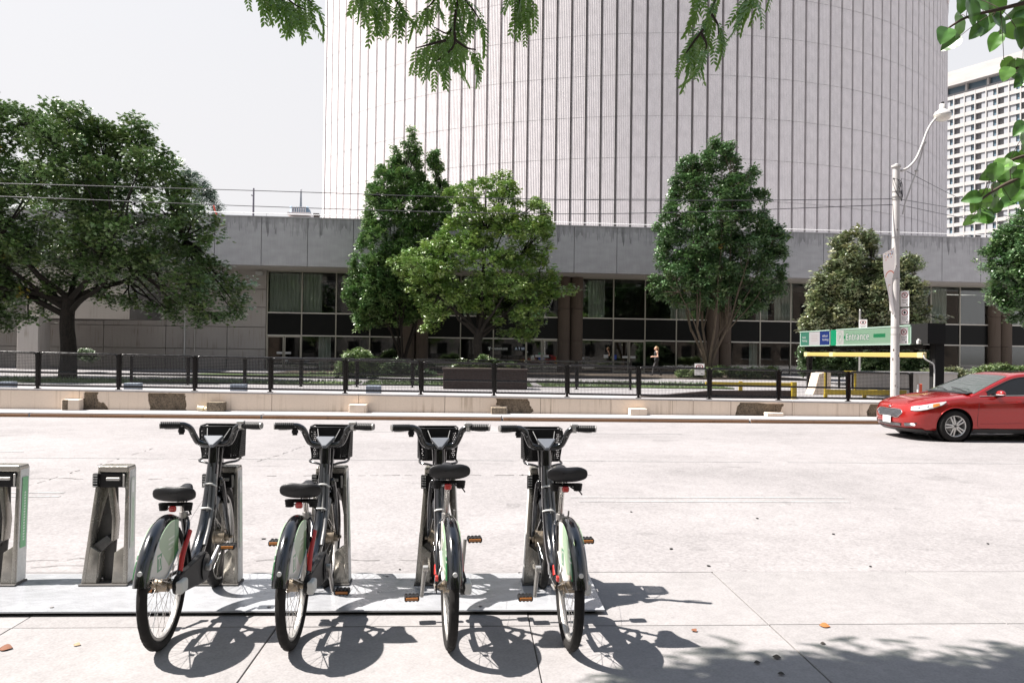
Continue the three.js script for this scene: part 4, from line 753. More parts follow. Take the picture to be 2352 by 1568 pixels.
function tree(name, label, outlinePx, depth, basePx, c) {
  const b = at(basePx, 800, depth), o = thing(name, label, c.category || 'tree', [b.x, PLZ, b.z], 0, c.group);
  const poly = outlinePx.map(([px, py]) => { const q = at(px, py, depth); return [q.x - b.x, q.y - PLZ]; });
  const lobes = crown(o, poly, c), tm = c.bark || M.bark; if (c.trunk === 0) return o;
  const ys = lobes.map(l => l.y), top = Math.max(...ys), fork = c.fork, R = c.trunk, stems = c.stems || 1, twigs = [];
  const stemEnds = [];
  const jit = (a, b2, n, j) => { const P = [a.clone()]; for (let i = 1; i < n; i++) { const q = a.clone().lerp(b2, i / n); q.x += gs() * j; q.z += gs() * j; q.y += gs() * j * 0.5; P.push(q); } P.push(b2.clone()); return P; };
  if (stems === 1) { part(o, 'trunk', tube([[0, -0.1, 0], [0.03, fork * 0.35, 0], [-0.04, fork * 0.7, 0.03], [0.02, fork, 0]], t => lerp(R * 1.25, R * 0.8, Math.pow(t, 0.4)), { rs: 14 }), tm); stemEnds.push(V3(0.02, fork, 0)); }
  else for (let k = 0; k < stems; k++) { const a = k / stems * 2 * PI + 0.4, lean = c.lean || 0.5, e = V3(Math.cos(a) * lean, fork, Math.sin(a) * lean * 0.7); part(o, 'trunk', tube([V3(Math.cos(a) * R * 0.5, -0.1, Math.sin(a) * R * 0.5), V3(e.x * 0.25, fork * 0.4, e.z * 0.25), e], [R, R * 0.55], { rs: 9 }), tm); stemEnds.push(e); }
  // main limbs run to the larger lobes, smaller branches to the rest
  const big = [...lobes].sort((p, q) => q.r - p.r).slice(0, c.limbs || 14), nodes = [];
  for (const l of big) {
    const s = stemEnds.reduce((p, q) => Math.hypot(q.x - l.x, q.z - l.z) < Math.hypot(p.x - l.x, p.z - l.z) ? q : p), e = V3(l.x, l.y, l.z), m = s.clone().lerp(e, 0.5); m.y += (e.y > s.y + 1 ? -0.12 : 0.10) * Math.abs(e.x - s.x) + (c.sag || 0);
    const start = s.clone(); start.y -= rr(0, 0.25) * fork * (stems === 1 ? 1 : 0.3);
    const P = [start, start.clone().lerp(m, 0.5).add(V3(gs() * 0.15, gs() * 0.15, gs() * 0.15)), m, m.clone().lerp(e, 0.5).add(V3(gs() * 0.2, gs() * 0.2, gs() * 0.2)), e];
    part(o, 'limb', tube(P, [R * (stems === 1 ? 0.42 : 0.38), R * 0.08], { rs: 7, n: 14 }), tm); for (const q of P.slice(1)) nodes.push(q);
  }
  for (const l of lobes) {
    const e = V3(l.x, l.y, l.z);
    if (!big.includes(l)) { const s = nodes.reduce((p, q) => q.distanceTo(e) < p.distanceTo(e) ? q : p, stemEnds[0]); twigs.push(tube(jit(s, e, 3, 0.12), [R * 0.12 + 0.01, 0.015], { rs: 5, n: 6, caps: false })); }
    for (const p of l.tips) twigs.push(tube(jit(e, p, 2, 0.08), [0.014, 0.004], { rs: 3, n: 3, caps: false }));
  }
  for (let i = 0; i < (c.dead || 0); i++) { const s = nodes[Math.floor(rnd() * nodes.length)], e = s.clone().add(V3(gs() * 1.2, rr(0.1, 0.8), gs() * 0.8)); twigs.push(tube(jit(s, e, 3, 0.1), [0.02, 0.004], { rs: 4, n: 6, caps: false })); }
  part(o, 'twigs', join(twigs), tm, 'stuff'); return o;
}
const G = { maple: leafMat([0.136, 0.218, 0.079]), maple2: leafMat([0.223, 0.336, 0.097]), oak: leafMat([0.162, 0.278, 0.102]), oakDark: leafMat([0.136, 0.240, 0.103]), pale: leafMat([0.256, 0.292, 0.174]), shrub: leafMat([0.179, 0.255, 0.100]), shrubDark: leafMat([0.097, 0.161, 0.070]), far: leafMat([0.124, 0.199, 0.149]) };
tree('maple_tree', 'big spreading maple with a dark trunk at the left edge', [[-360, 330], [-240, 230], [-120, 212], [-40, 214], [30, 232], [70, 244], [130, 230], [190, 248], [230, 268], [275, 292], [318, 258], [340, 256], [336, 300], [342, 322], [390, 350], [420, 395], [432, 440], [470, 490], [500, 500], [496, 535], [482, 580], [500, 612], [545, 630], [568, 652], [552, 690], [562, 738], [500, 742], [430, 744], [385, 722], [320, 712], [290, 704], [235, 706], [200, 676], [150, 668], [110, 710], [70, 748], [0, 768], [-120, 765], [-300, 740], [-420, 560]], 30, 155,
  { kind: 'maple', n: 13, leaf: 0.155, spread: 0.22, mat: G.maple, lobes: 150, rmin: 0.45, rmax: 1.1, deep: 1.6, pack: 0.50, per: 88, flat: 0.72, trunk: 0.30, fork: 3.1, limbs: 12, dead: 16, autumn: 0.0015 });
tree('maple_tree', 'round-crowned maple between the columnar trees, standing right of the tallest left one', [[1060, 418], [1105, 405], [1160, 398], [1190, 432], [1192, 470], [1238, 448], [1264, 478], [1276, 560], [1262, 600], [1282, 640], [1326, 660], [1300, 680], [1262, 690], [1252, 740], [1214, 790], [1160, 770], [1120, 716], [1060, 724], [1020, 748], [975, 762], [968, 705], [918, 640], [902, 604], [950, 566], [1000, 548], [1012, 506], [1056, 492], [1052, 462], [1026, 440]], 39.5, 1098,
  { kind: 'maple', n: 13, leaf: 0.16, spread: 0.22, mat: G.maple2, lobes: 62, rmin: 0.42, rmax: 1.05, deep: 1.15, pack: 0.56, per: 84, flat: 0.72, trunk: 0.24, fork: 2.4, limbs: 14, dead: 25, autumn: 0.0015 });
tree('columnar_tree', 'tall pointed columnar tree left of the round maple, in front of the tower', [[945, 300], [953, 325], [958, 362], [966, 398], [978, 402], [988, 372], [1003, 340], [1012, 372], [1010, 405], [1026, 416], [1034, 445], [1042, 478], [1020, 530], [1012, 600], [1000, 715], [930, 745], [880, 745], [848, 752], [822, 756], [812, 722], [793, 690], [802, 640], [808, 590], [833, 540], [840, 480], [843, 424], [856, 420], [864, 396], [874, 368], [884, 396], [894, 392], [899, 360], [908, 342], [918, 374], [926, 376], [934, 330]], 43, 925,
  { kind: 'oak', n: 15, leaf: 0.175, spread: 0.19, mat: G.oak, lobes: 105, rmin: 0.26, rmax: 0.68, deep: 0.95, pack: 0.63, per: 72, flat: 1.15, trunk: 0.10, fork: 2.5, stems: 5, lean: 0.75, limbs: 26, dead: 30, bark: M.bark });
tree('columnar_tree', 'tall pointed columnar tree right of centre, with bare stems at its foot', [[1655, 314], [1670, 340], [1684, 330], [1697, 362], [1702, 392], [1722, 402], [1734, 382], [1746, 410], [1750, 440], [1766, 432], [1776, 468], [1764, 500], [1784, 515], [1806, 530], [1806, 590], [1812, 650], [1780, 700], [1710, 726], [1640, 708], [1580, 706], [1530, 694], [1488, 672], [1502, 620], [1512, 560], [1502, 520], [1528, 480], [1540, 430], [1548, 404], [1562, 392], [1572, 362], [1590, 352], [1602, 372], [1616, 344], [1630, 348], [1642, 322]], 41, 1628,
  { kind: 'oak', n: 15, leaf: 0.17, spread: 0.19, mat: G.oakDark, lobes: 110, rmin: 0.28, rmax: 0.72, deep: 1.0, pack: 0.64, per: 74, flat: 1.05, trunk: 0.11, fork: 2.6, stems: 6, lean: 0.95, limbs: 28, dead: 60, bark: M.barkPale, autumn: 0.0015 });
tree('small_tree', 'pale-leaved small tree behind the green entrance sign', [[1960, 523], [1995, 530], [2018, 545], [2012, 590], [2050, 600], [2072, 588], [2132, 606], [2104, 640], [2126, 670], [2104, 700], [2152, 720], [2150, 752], [2100, 748], [2000, 766], [1920, 770], [1846, 772], [1842, 738], [1862, 680], [1866, 640], [1900, 612], [1918, 590], [1908, 556], [1930, 545]], 34, 1995,
  { kind: 'oak', n: 15, leaf: 0.165, spread: 0.19, mat: G.pale, lobes: 80, rmin: 0.25, rmax: 0.85, deep: 1.1, pack: 0.46, per: 100, flat: 0.95, trunk: 0.10, fork: 1.5, stems: 3, lean: 0.5, limbs: 14, dead: 15, autumn: 0.0015 });
tree('small_tree', 'dark green small tree at the right edge above the red car', [[2352, 474], [2420, 455], [2520, 470], [2540, 750], [2400, 762], [2340, 755], [2312, 742], [2296, 700], [2276, 650], [2262, 610], [2276, 560], [2290, 530], [2330, 505]], 33, 2420,
  { kind: 'oak', n: 15, leaf: 0.165, spread: 0.20, mat: G.oakDark, lobes: 60, rmin: 0.3, rmax: 0.9, deep: 1.1, pack: 0.47, per: 100, flat: 0.95, trunk: 0.12, fork: 1.8, stems: 3, lean: 0.5, limbs: 12 });
tree('roof_tree', 'hazy grey-green tree on the podium roof showing past the big maple', [[400, 400], [430, 388], [460, 400], [490, 440], [505, 480], [500, 500], [440, 505], [390, 470]], 53, 445,
  { kind: 'oak', n: 20, leaf: 0.13, spread: 0.25, mat: G.far, lobes: 22, rmin: 0.3, rmax: 0.8, deep: 0.8, pack: 0.5, per: 36, flat: 0.9, trunk: 0.12, fork: 6.5, stems: 1, limbs: 6 });
const shrub = (label, poly, d, m, o2 = {}) => tree('shrub', label, poly, d, poly[0][0], { kind: 'oak', n: 18, leaf: 0.11, spread: 0.14, mat: m, lobes: 26, rmin: 0.12, rmax: 0.4, deep: 0.7, pack: 0.45, per: 60, flat: 0.9, trunk: 0, category: 'shrub', group: 'shrubs on the plaza', ...o2 });
shrub('leafy pale shrub below the tallest left columnar tree', [[770, 850], [790, 815], [822, 800], [850, 812], [870, 842], [868, 872], [770, 872]], 35, G.shrub);
shrub('low dark shrub right of the pale leafy one, under the columnar tree', [[868, 866], [880, 838], [905, 826], [960, 848], [1000, 860], [1000, 876], [868, 876]], 37, G.shrubDark);
shrub('small shrubs growing in the brown planter box', [[1030, 852], [1050, 832], [1085, 838], [1110, 818], [1150, 836], [1195, 842], [1200, 856], [1030, 856]], 26.9, G.shrub, { leaf: 0.08, rmax: 0.25, spread: 0.1 });
shrub('flower bed shrubs under the right columnar tree', [[1540, 868], [1560, 856], [1600, 852], [1650, 842], [1720, 850], [1790, 846], [1790, 874], [1540, 876]], 40, G.shrub, { lobes: 34 });
shrub('dark dense shrubs under the entrance sign, left of the sign post', [[1842, 860], [1838, 812], [1860, 775], [1900, 772], [1960, 790], [1970, 862]], 36, G.shrubDark, { lobes: 40, rmax: 0.55, per: 80 });
shrub('dark dense shrubs under the entrance sign, right of the sign post', [[1980, 858], [1976, 800], [2040, 790], [2120, 800], [2150, 830], [2150, 862]], 33, G.shrubDark, { lobes: 46, rmax: 0.55, per: 80 });
shrub('bright pale shrubs beside the black portal column above the red car', [[2140, 886], [2136, 860], [2160, 850], [2190, 846], [2230, 856], [2260, 868], [2260, 888]], 26, G.pale, { leaf: 0.09, spread: 0.12, rmax: 0.3, lobes: 34 });
shrub('green shrub against the glass behind the red car at the right edge', [[2240, 868], [2250, 848], [2290, 838], [2352, 846], [2460, 846], [2460, 880], [2240, 880]], 30, G.shrub, { lobes: 34 });
shrub('low groundcover below the first glazed bays left of the pale leafy shrub', [[640, 872], [660, 862], [720, 860], [770, 862], [772, 876], [640, 876]], 38, G.shrub, { rmin: 0.08, rmax: 0.2 });
shrub('dark shrub against the concrete wall right of the maple trunk', [[178, 812], [190, 800], [210, 806], [216, 826], [178, 828]], 38, G.shrubDark, { lobes: 12 });
{ // planting strips and grass
  const im = new THREE.InstancedMesh(new THREE.ConeGeometry(0.012, 0.12, 3, 1).translate(0, 0.06, 0), G.shrub, 5200); im.name = 'grass'; im.userData = { kind: 'stuff', label: 'short green grass of the plaza lawns', category: 'grass' };
  const M4 = new THREE.Matrix4(), Q = new THREE.Quaternion();
  for (let i = 0; i < 5200; i++) { const s = [[-30, -4.3, -30.5, -27.6], [-4.0, 2.2, -31.0, -28.2], [2.6, 9.6, -32, -28.0]][i % 3]; Q.setFromEuler(new THREE.Euler(gs() * 0.5, rr(0, 6), gs() * 0.5)); im.setMatrixAt(i, M4.compose(V3(rr(s[0], s[1]), PLZ + 0.03, rr(s[2], s[3])), Q, V3(1.4, rr(0.6, 1.5), 1.4))); }
  scene.add(im);
  structure('planting_bed', spanBox(onZ(640, 870, -41).x, onZ(1800, 870, -43).x, PLZ - 0.02, PLZ + 0.05, -46, -38.5), M.soil);
}

// street trees on the near side of the road, mirrored in the glass
{
  const protos = [];
  for (let k = 0; k < 11; k++) {
    const x = -38 + k * 7.6 + rr(-0.8, 0.8), z = 7.5 + (k % 3) * 0.8, l = 'street tree on the near footway behind the viewer, seen only in reflections'; let o;
    if (k < 2) {
      o = thing('street_tree', l, 'tree', [x, 0, z], 0, 'street trees on the near footway'); const poly = []; for (let i = 0; i < 14; i++) { const a = i / 14 * 2 * PI, r = rr(2.2, 3.1); poly.push([Math.cos(a) * r, 5.2 + Math.sin(a) * r * 0.95]); }
      crown(o, poly, { kind: 'maple', n: 12, leaf: 0.17, spread: 0.22, mat: G.maple2, lobes: 40, rmin: 0.5, rmax: 1.1, deep: 1.3, pack: 0.55, per: 60, flat: 0.8 });
      part(o, 'trunk', tube([[0, -0.1, 0], [0.05, 2, 0], [-0.05, 4, 0.05], [0.1, 6, 0]], [0.2, 0.07], { rs: 12 }), M.bark); protos.push(o);
    } else { o = protos[k % 2].clone(); o.name = numbered('street_tree'); o.position.set(x, 0, z); o.rotation.y = k * 1.3; scene.add(o); }
  }
}
// ------------------------------------------------------------------ docking platform, docks and hire bikes
const PLT = 0.034;
const zN = onLevel(700, 1402, PLT).z, zF = onLevel(1352, 1316, PLT).z, xR = onLevel(1390, 1400, PLT).x;
{
  const o = thing('docking_platform', 'long flat grey metal platform under the bike docks', 'platform');
  const xl = -7, skew = onLevel(1352, 1316, PLT).x;
  const g = extr([[xl, -zN], [xR, -zN], [skew, -zF], [xl, -zF]], 0.012, 0.003).rotateX(-PI / 2).translate(0, PLT - 0.006, 0);
  part(o, 'deck_plate', metric(g, 2), M.plate);
  part(o, 'front_rail', spanBox(xl, xR - 0.06, 0.004, PLT - 0.013, zN - 0.09, zN - 0.03), M.dark); part(o, 'rear_rail', spanBox(xl, skew - 0.06, 0.004, PLT - 0.013, zF + 0.03, zF + 0.09), M.dark);
  for (let i = 0; i < 12; i++) part(o, 'bolt', disc(0.012, 0.006, 'y', xR - 0.12 - i * 0.65, PLT + 0.003, (i % 2 ? zN - 0.07 : zF + 0.07), 8), M.steel);
}
const DOCKZ = onLevel(237, 1345, PLT).z;
function makeDock(o, print) {
  const H = 0.845, wb = 0.165, wt = 0.112, lean = 0.12, dp = 0.115, w = y => lerp(wb, wt, y / H), fz = y => -lean * y / H;   // front face leans back
  const slab = (pts, z0, z1, m, name) => {                // an outline in x,y given a depth, following the lean
    const g = extr(pts, z0 - z1, 0.004), p = g.attributes.position; g.translate(0, 0, (z0 + z1) / 2);
    for (let i = 0; i < p.count; i++) p.setZ(i, p.getZ(i) + fz(p.getY(i))); g.computeVertexNormals(); return part(o, name, metric(toCreasedNormals(g, 0.5), 0.7, rr(0, 1), rr(0, 1)), m);
  };
  for (const s of [-1, 1]) {
    slab([[s * wb, 0.012], [s * w(H * 0.95), H * 0.95], [s * (w(H * 0.95) - 0.024), H * 0.95], [s * (wb - 0.03), 0.012]], 0, -dp, M.dockMetal, 'side_column');
    slab([[s * (wb + 0.003), 0.02], [s * (w(H) + 0.003), H * 0.97], [s * (w(H) - 0.004), H * 0.97], [s * (wb - 0.004), 0.02]], -0.012, -dp - 0.006, M.dockSide, 'side_cover');
    // flared kick block with a sloping top
    const inner = 0.055; slab([[s * (wb - 0.022), 0.012], [s * inner, 0.012], [s * inner, 0.225], [s * (w(0.27) - 0.02), 0.275]], -0.002, -dp + 0.01, M.dockMetal, 'kick_block');
    slab([[s * (w(0.34) - 0.022), 0.34], [s * (w(0.72) - 0.022), 0.72], [s * (w(0.72) - 0.022) - s * 0.052, 0.72], [s * (w(0.5) - 0.022) - s * 0.012, 0.45]], -dp + 0.03, -dp, M.dockMetal, 'gusset');
  }
  slab([[-w(0.26) + 0.02, 0.26], [-w(0.70) + 0.02, 0.70], [-0.005, 0.70], [0.022, 0.42], [0.022, 0.012], [-0.05, 0.012]], -dp + 0.02, -dp, M.dockDark, 'back_plate');
  slab([[-0.052, 0.70], [-0.018, 0.70], [0.03, 0.44], [0.03, 0.30], [0.012, 0.30], [0.006, 0.46]], -0.03, -dp, M.dockMetal, 'wheel_guide');
  slab([[-0.05, 0.225], [-w(0.26) + 0.03, 0.27], [-0.02, 0.34], [0.022, 0.30]], -0.03, -dp, M.dockDark, 'ledge');
  const hy = 0.735, head = part(o, 'lock_head', rbox(0.205, 0.105, 0.10, 0.008, 0, hy, -lean * 0.87 - 0.052), M.bikeMatt);
  part(head, 'latch', join([rbox(0.10, 0.022, 0.03, 0.004, 0.01, hy + 0.012, -lean * 0.87 + 0.006), rbox(0.014, 0.09, 0.012, 0.003, 0.085, hy, -lean * 0.87 + 0.004)]), M.alloy);
  const key = part(o, 'keypad', rbox(0.044, 0.10, 0.03, 0.006, -0.118, hy + 0.002, -lean * 0.87 + 0.004), M.bikeMatt);
  const kb = []; for (let r = 0; r < 4; r++) for (let c = 0; c < 3; c++) kb.push(box(0.008, 0.009, 0.004, -0.129 + c * 0.011, hy + 0.036 - r * 0.018, -lean * 0.87 + 0.021)); kb.push(box(0.034, 0.006, 0.004, -0.118, hy - 0.04, -lean * 0.87 + 0.021));
  part(key, 'buttons', join(kb), M.plasticGrey);
  part(o, 'cap', rbox(0.232, 0.05, dp + 0.012, 0.016, 0, H - 0.03, -lean * 0.97 - dp / 2 + 0.002, 3), M.dockMetal);
  part(o, 'foot_plate', rbox(wb * 2 + 0.02, 0.012, dp + 0.04, 0.003, 0, 0.006, -dp / 2), M.dockDark);
  if (print) { const g = new THREE.PlaneGeometry(dp * 0.62, 0.5), p = g.attributes.position; g.rotateY(PI / 2).translate(0, 0.5, -dp / 2 - 0.005); for (let i = 0; i < p.count; i++) { const y = p.getY(i); p.setZ(i, p.getZ(i) + fz(y)); p.setX(i, w(y) + 0.0075); } part(o, 'side_print', g, print); }
}
const greenPrint = printed(96, 512, (c, w, h) => { c.fillStyle = '#7fb88a'; c.fillRect(0, 0, w, h); c.fillStyle = '#d9ead9'; for (let i = 0; i < 18; i++) { c.fillRect(40, 110 + i * 20, 26, 12); } });
const palePrint = printed(96, 512, (c, w, h) => { c.fillStyle = '#d6dcd2'; c.fillRect(0, 0, w, h); c.fillStyle = '#c2d6c0'; c.fillRect(30, 150, 40, 320); c.fillStyle = '#f0f0ee'; c.fillRect(20, 20, 50, 90); });
[[-19, 'leftmost bike dock, cut by the frame edge, with a green printed side', greenPrint], [237, 'empty bike dock second from the left, holding no bike', palePrint], [492, 'bike dock holding the leftmost bike', palePrint], [748, 'bike dock holding the second bike from the left', palePrint], [1004, 'bike dock holding the third bike from the left', palePrint], [1253, 'bike dock holding the rightmost bike', palePrint]].forEach(([px, l, pr]) => {
  const p = onLevel(px, 1345, PLT), o = thing('bike_dock', l, 'bike dock', [p.x, PLT + 0.001, DOCKZ], 0, 'bike docks on the platform'); makeDock(o, mat(0xdddddd, 0.6, { map: pr })); o.scale.set(0.90, 0.925, 0.95);
});

// ---- bike: rear wheel touches the ground at the origin, the bike points to -z
const WR = 0.335, WB = 1.10;
function wheelGeo() {
  const ty = new THREE.TorusGeometry(WR - 0.026, 0.026, 14, 132), p = ty.attributes.position;
  for (let i = 0; i < p.count; i++) {                     // block tread on the outer band
    const x = p.getX(i), y = p.getY(i), z = p.getZ(i), r = Math.hypot(x, y), a = Math.atan2(y, x), k = (r - (WR - 0.026)) / 0.026;
    if (k > 0.35) { const b = (Math.sin(a * 66) * (Math.abs(z) > 0.008 ? 1 : 0.4) > 0 ? 0.0022 : -0.0012), s = (r + b) / r; p.setXYZ(i, x * s, y * s, z); }
  }
  ty.computeVertexNormals(); ty.rotateY(PI / 2);
  const rim = new THREE.LatheGeometry([[0.268, -0.013], [0.276, -0.015], [0.287, -0.013], [0.287, 0.013], [0.276, 0.015], [0.268, 0.013], [0.265, 0], [0.268, -0.013]].map(q => new THREE.Vector2(...q)), 72).rotateZ(PI / 2);
  const sp = []; for (let i = 0; i < 32; i++) { const a = i / 32 * 2 * PI, s = i % 2 ? 1 : -1, b = a + (i % 4 < 2 ? 0.55 : -0.55); sp.push(rod([s * 0.03, Math.cos(b) * 0.035, Math.sin(b) * 0.035], [0, Math.cos(a) * 0.268, Math.sin(a) * 0.268], 0.0013, 4)); }
  return { ty, rim, sp: join(sp) };
}
const WG = wheelGeo();
const hubGeo = (r, w) => join([disc(r, w, 'x', 0, 0, 0, 28), disc(r * 1.12, 0.012, 'x', -w / 2, 0, 0, 28), disc(r * 0.6, w + 0.05, 'x', 0, 0, 0, 16), disc(0.011, 0.16, 'x', 0, 0, 0, 10)]);
function addWheel(o, z, hr, hw, turn) {
  const w = part(o, 'wheel', WG.rim, M.alloy); w.position.set(0, WR, z); w.rotation.x = turn;
  part(w, 'tyre', WG.ty, M.rubber); part(w, 'hub', hubGeo(hr, hw), mat([0.30, 0.25, 0.19], 0.4, { metalness: 0.7, map: T.scuff })); part(w, 'spokes', WG.sp, M.chrome, 'stuff');
}
const fender = (z, a0, a1, R, hw) => quadSheet((u, v) => { const a = lerp(a0, a1, v), s = (u - 0.5) * 2, r = R - 0.034 * Math.pow(Math.abs(s), 2.6); return V3(s * hw, WR + Math.sin(a) * r, z + Math.cos(a) * r); }, 12, 40);
function skirtShape(z) { const q = []; for (let i = 0; i <= 16; i++) { const a = lerp(0.36, 1.86, i / 16); q.push([Math.cos(a) * 0.345, WR + Math.sin(a) * 0.345]); } q.push([-0.10, 0.50], [0.075, 0.405], [0.11, 0.40], [0.275, 0.448]); return q; }
const skirtPrint = flip => printed(512, 320, (c, w, h) => {
  c.save(); if (flip) { c.translate(w, 0); c.scale(-1, 1); }
  c.fillStyle = '#ebe9e2'; c.fillRect(0, 0, w, h);
  c.fillStyle = '#a9c9a2'; c.beginPath(); c.moveTo(150, 110); c.lineTo(330, 262); c.lineTo(w, 230); c.lineTo(w, 0); c.lineTo(150, 0); c.fill();
  c.fillStyle = '#2f8f4a'; c.fillRect(430, 0, 82, h);
  c.restore(); const X = 118, ox = flip ? w - X - 84 : X;
  c.fillStyle = '#3d9a63'; c.fillRect(ox, 150, 84, 100); c.strokeStyle = '#ebe9e2'; c.lineWidth = 11; c.beginPath(); c.moveTo(ox + 12, 168); c.lineTo(ox + 50, 168); c.bezierCurveTo(ox + 82, 172, ox + 82, 228, ox + 50, 234); c.lineTo(ox + 36, 234); c.lineTo(ox + 36, 172); c.stroke();
  c.fillStyle = '#dfeadb'; for (let r = 0; r < 3; r++) c.fillRect(flip ? 40 : 320, 96 + r * 30, 110 - r * 14, 10);
});
const skirtMat = [mat(0xc4c4c4, 0.45, { map: skirtPrint(true), clearcoat: 0.4 }), mat(0xc4c4c4, 0.45, { map: skirtPrint(false), clearcoat: 0.4 })];
function shapeUV(g) { g.computeBoundingBox(); const b = g.boundingBox, p = g.attributes.position, uv = g.attributes.uv; for (let i = 0; i < p.count; i++) uv.setXY(i, (b.max.z - p.getZ(i)) / (b.max.z - b.min.z), (p.getY(i) - b.min.y) / (b.max.y - b.min.y)); return g; }
function perforated(w0, w1, h) {                          // tapering panel with rows of round holes
  const holes = [], rows = Math.floor((h - 0.03) / 0.0135);
  for (let r = 0; r < rows; r++) { const y = 0.02 + r * 0.0135, ww = lerp(w0, w1, y / h) - 0.014, n = Math.floor(ww / 0.0135); for (let k = 0; k < n; k++) { const x = (k - (n - 1) / 2) * 0.0135 + (r % 2 ? 0.0033 : -0.0033), q = []; for (let j = 0; j < 6; j++) q.push([x + 0.0047 * Math.cos(-j / 6 * 2 * PI), y + 0.0047 * Math.sin(-j / 6 * 2 * PI)]); holes.push(q); } }
  return extr([[-w0 / 2, 0], [w0 / 2, 0], [w1 / 2, h], [-w1 / 2, h]], 0.004, 0, holes);
}
const saddleGeo = (() => {                                // nose to -z; broad sprung rear
  const w = t => t < 0.45 ? lerp(0.118, 0.088, Math.pow(t / 0.45, 1.5)) * Math.sqrt(clamp(t / 0.05, 0.0004, 1)) : lerp(0.088, 0.028, Math.pow((t - 0.45) / 0.55, 0.55)) * Math.sqrt(clamp((1 - t) / 0.06, 0.0004, 1));
  return quadSheet((u, v) => { const t = 0.5 - 0.5 * Math.cos(PI * v), a = u * 2 * PI, W = w(t), H = lerp(0.044, 0.030, t) * Math.sqrt(clamp(Math.min(t / 0.05, (1 - t) / 0.06), 0.0004, 1)), c = Math.cos(a), s = Math.sin(a), e = (q, k) => Math.sign(q) * Math.pow(Math.abs(q), k);
    const dip = s > 0 ? -0.006 * Math.exp(-Math.pow(c * W / 0.03, 2)) * (t < 0.6 ? 1 : 0) : 0; return V3(e(c, 0.8) * W, e(s, 0.7) * H + dip + 0.022 * Math.pow(Math.abs(t - 0.55) / 0.5, 2), 0.13 - t * 0.27); }, 28, 30);
})();
function makeBike(o, c) {                                 // c: saddle height, crank angle, small differences
  addWheel(o, 0, 0.036, 0.06, c.spin); addWheel(o, -WB, 0.05, 0.07, c.spin + 0.4);
  const A = 'frame';
  // frame: one curved down tube from the head to the crank, seat tube, stays
  const BB = [0, 0.31, -0.44];
  const down = tube([[0, 0.86, -0.885], [0, 0.78, -0.86], [0, 0.62, -0.80], [0, 0.46, -0.70], [0, 0.345, -0.56], BB], t => lerp(0.034, 0.044, t), { rs: 14, n: 30 });
  const frame = part(o, A, join([down, rod([0, 0.27, -0.452], [0, c.seat > 0.87 ? 0.66 : 0.64, -0.315], 0.0185, 12), disc(0.036, 0.09, 'x', ...BB, 20), rod([0, 0.60, -0.86], [0, 0.965, -0.915], 0.034, 14),
    tube([[0, 0.70, -0.835], [0, 0.655, -0.66], [0, 0.60, -0.47], [0, 0.56, -0.355]], 0.001, { rs: 4 })]), M.bikeBlack);
  for (const s of [-1, 1]) {
    part(frame, 'seat_stay', tube([[s * 0.018, 0.632, -0.312], [s * 0.046, 0.60, -0.25], [s * 0.062, 0.48, -0.11], [s * 0.068, WR, 0.0]], 0.0115, { rs: 10 }), M.bikeBlack);
    part(frame, 'chain_stay', tube([[s * 0.03, 0.305, -0.42], [s * 0.056, 0.315, -0.22], [s * 0.068, WR, 0.0]], 0.0125, { rs: 10 }), M.bikeBlack);
    part(frame, 'dropout', extr([[-0.035, -0.03], [0.03, -0.03], [0.035, 0.03], [-0.02, 0.045]], 0.006, 0.001).rotateY(PI / 2).translate(s * 0.072, WR, 0), M.bikeMatt);
  }
  part(frame, 'reflective_strip', tube([[0.0640, 0.575, -0.222], [0.0655, 0.48, -0.108], [0.0695, 0.395, -0.046]], 0.0145, { rs: 10 }), M.redTape);
  part(frame, 'reflective_strip', tube([[-0.0665, 0.43, -0.074], [-0.0695, 0.385, -0.04]], 0.0135, { rs: 10, straight: true }), M.redTape);
  part(frame, 'cable_cover', join([tube([[0.026, 0.80, -0.845], [0.034, 0.62, -0.775], [0.038, 0.50, -0.70], [0.038, 0.40, -0.60]], 0.012, { rs: 8 }), tube([[0.0, 0.845, -0.85], [0.01, 0.70, -0.79], [0.016, 0.58, -0.735]], 0.008, { rs: 6 })]), mat([0.12, 0.12, 0.12], 0.35));
  for (const [y, z] of [[0.745, -0.84], [0.60, -0.785]]) part(frame, 'clip', tube([[-0.036, y - 0.012, z + 0.02], [-0.02, y, z + 0.052], [0.02, y, z + 0.052], [0.044, y - 0.02, z + 0.02]], 0.006, { rs: 6 }), M.plasticPale);
  // rear mudguard with printed skirts
  const rf = part(o, 'rear_mudguard', fender(0, 0.24, 2.05, 0.374, 0.041), M.bikeBlack);
  for (const s of [-1, 1]) { const g = extr(skirtShape(0), 0.004, 0).rotateY(-PI / 2).translate(s * 0.0405, 0, 0); part(rf, 'skirt', shapeUV(g), skirtMat[s < 0 ? 0 : 1]); 
    part(rf, 'skirt_edge', tube([[s * 0.046, 0.448, 0.275], [s * 0.046, 0.40, 0.11], [s * 0.046, 0.405, 0.075], [s * 0.046, 0.50, -0.10]], 0.004, { rs: 5, straight: true }), M.plasticGrey);
    part(rf, 'mudguard_stay', rod([s * 0.048, 0.46, 0.30], [s * 0.07, WR, 0], 0.003, 5), M.chrome); }
  part(rf, 'rear_stud', disc(0.012, 0.01, 'z', 0, WR + 0.155, 0.343, 12), M.plasticPale);
  const ff = part(o, 'front_mudguard', fender(-WB, 0.55, 2.6, 0.372, 0.042), M.bikeBlack);
  part(ff, 'mudguard_stay', join([rod([-0.05, WR, -WB], [-0.045, 0.53, -WB + 0.31], 0.003, 5), rod([0.05, WR, -WB], [0.045, 0.53, -WB + 0.31], 0.003, 5)]), M.chrome);
